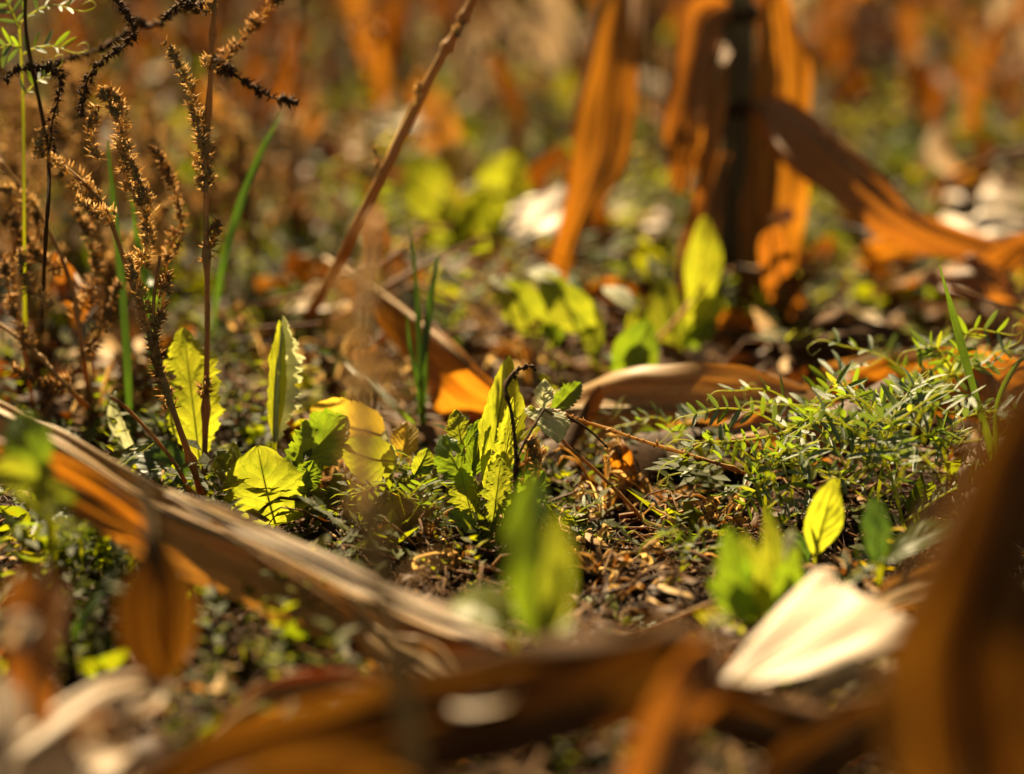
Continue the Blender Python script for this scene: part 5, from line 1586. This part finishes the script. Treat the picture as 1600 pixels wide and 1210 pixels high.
vetch('vetch sprig arching above the middle of the clump', b_, [
    (VV([(1360, 640), (1340, 610), (1320, 600), (1295, 612)], 1.44), 6, .0130, dict(up=T + ZUP * .3, lime=True)),
    (VV([(1362, 640), (1400, 615), (1430, 612), (1460, 630)], 1.44), 7, .0130, dict(up=T + ZUP * .3)),
    (VV([(1365, 660), (1390, 680), (1400, 720), (1405, 750)], 1.42), 7, .0130, dict(up=T)),
    (VV([(1362, 655), (1330, 660), (1300, 690), (1280, 720)], 1.42), 7, .0130, dict(up=T))],
    [[b_, V(1355, 690, 1.44), V(1362, 640, 1.44)]])
for q, (lab, px, py, lime) in enumerate((
        ('low vetch at the left foot of the clump', 1195, 815, True), ('vetch in the clump directly behind the lime pointed leaf', 1290, 800, False),
        ('vetch in the clump above the dark pointed leaf', 1365, 815, False), ('vetch at the right end of the clump by the grass foot', 1490, 790, False),
        ('vetch in the dense middle of the clump', 1400, 775, False),
        ('vetch hanging over the lower front of the clump', 1420, 845, False),
        ('vetch at the back of the clump under the orange leaf', 1420, 690, True),
        ('vetch before the long feathery leaf', 1250, 765, True))):
    vetch_auto(lab, px, py, 40 + q, nl=6, sp=.060, h=.05 + .012 * (q % 3), ll=.0155, lime=lime)
vetch_auto('pale blurred vetch sprig left of the white torn leaf', 1210, 860, 70, nl=5, sp=.04, h=.05, ll=.013, lime=False)
vetch_auto('blurred vetch sprig under the white torn leaf', 1300, 1040, 71, nl=5, sp=.04, h=.03, ll=.012)
vetch_auto('small bright vetch sprig at the foot of the runner stem', 1035, 740, 72, nl=5, sp=.035, h=.035, ll=.011, lime=True)
vetch_auto('small bright vetch sprig left of the centre plant foot', 690, 850, 73, nl=6, sp=.032, h=.03, ll=.010, lime=True)
vetch_auto('pale green sprig in the gap below the long diagonal leaf', 455, 1010, 74, nl=7, sp=.032, h=.035, ll=.011)
vetch_auto('low sprig on the soil at the lower right of the centre plant', 880, 850, 75, nl=5, sp=.03, h=.02, ll=.009, lime=True)
vetch_auto('small sprig on the soil right of the chewed green leaf', 1060, 905, 76, nl=5, sp=.03, h=.03, ll=.009, lime=True)
vetch_auto('shaded sprig at the left under the lime seedling', 130, 930, 77, nl=6, sp=.05, h=.05, ll=.014)
vetch_auto('shaded sprig left of the arrow shaped husk', 190, 900, 78, nl=6, sp=.045, h=.05, ll=.014)
vetch_auto('bright sprig under the yellowing leaves', 640, 790, 79, nl=6, sp=.035, h=.025, ll=.010, lime=True)
b_ = gpt(40, 640)
vetch('dark vetch leaves hanging in the top left corner', b_, [
    (VV([(30, 45), (20, 20), (10, 0), (5, -20)], 1.45), 5, .014, dict(up=T)),
    (VV([(32, 35), (60, 15), (85, 8), (105, 12)], 1.45), 6, .012, dict(up=ZUP + T * .3)),
    (VV([(34, 75), (15, 70), (0, 75)], 1.45), 4, .013, dict(up=T)),
    (VV([(35, 85), (55, 75), (80, 72), (95, 76)], 1.45), 5, .012, dict(up=ZUP + T * .3)),
    (VV([(36, 150), (55, 130), (70, 120)], 1.45), 4, .010, dict(up=ZUP + T * .3))],
    [[b_, V(38, 400, 1.47), V(36, 160, 1.46), V(30, 40, 1.45)]])
for q, (lab, px, py, mt, h_) in enumerate((
        ('curled tan dead weed left of the upright grass blades', 590, 660, 'weed_straw', .05), ('curled rusty dead weed behind the jagged upright leaf', 430, 620, 'weed_red', .06), ('curled tan dead weed behind the yellowing leaves', 520, 620, 'weed_straw', .05),
        ('curled rusty dead weed before the broad level leaf', 900, 690, 'weed_red', .04), ('curled tan dead weed between the seedlings and centre plant', 830, 640, 'weed_straw', .05), ('curled tan dead weed left of the stalk foot', 760, 560, 'weed_straw', .06),
        ('curled rusty dead weed under the long feathery leaf', 1150, 720, 'weed_red', .03), ('curled tan dead weed at the left behind the pale curled leaf', 150, 690, 'weed_straw', .06), ('curled tan dead weed beside the chewed green leaf', 930, 900, 'weed_straw', .02))):
    withered(lab, px, py, 30 + q, 10, .04, h_, mt)
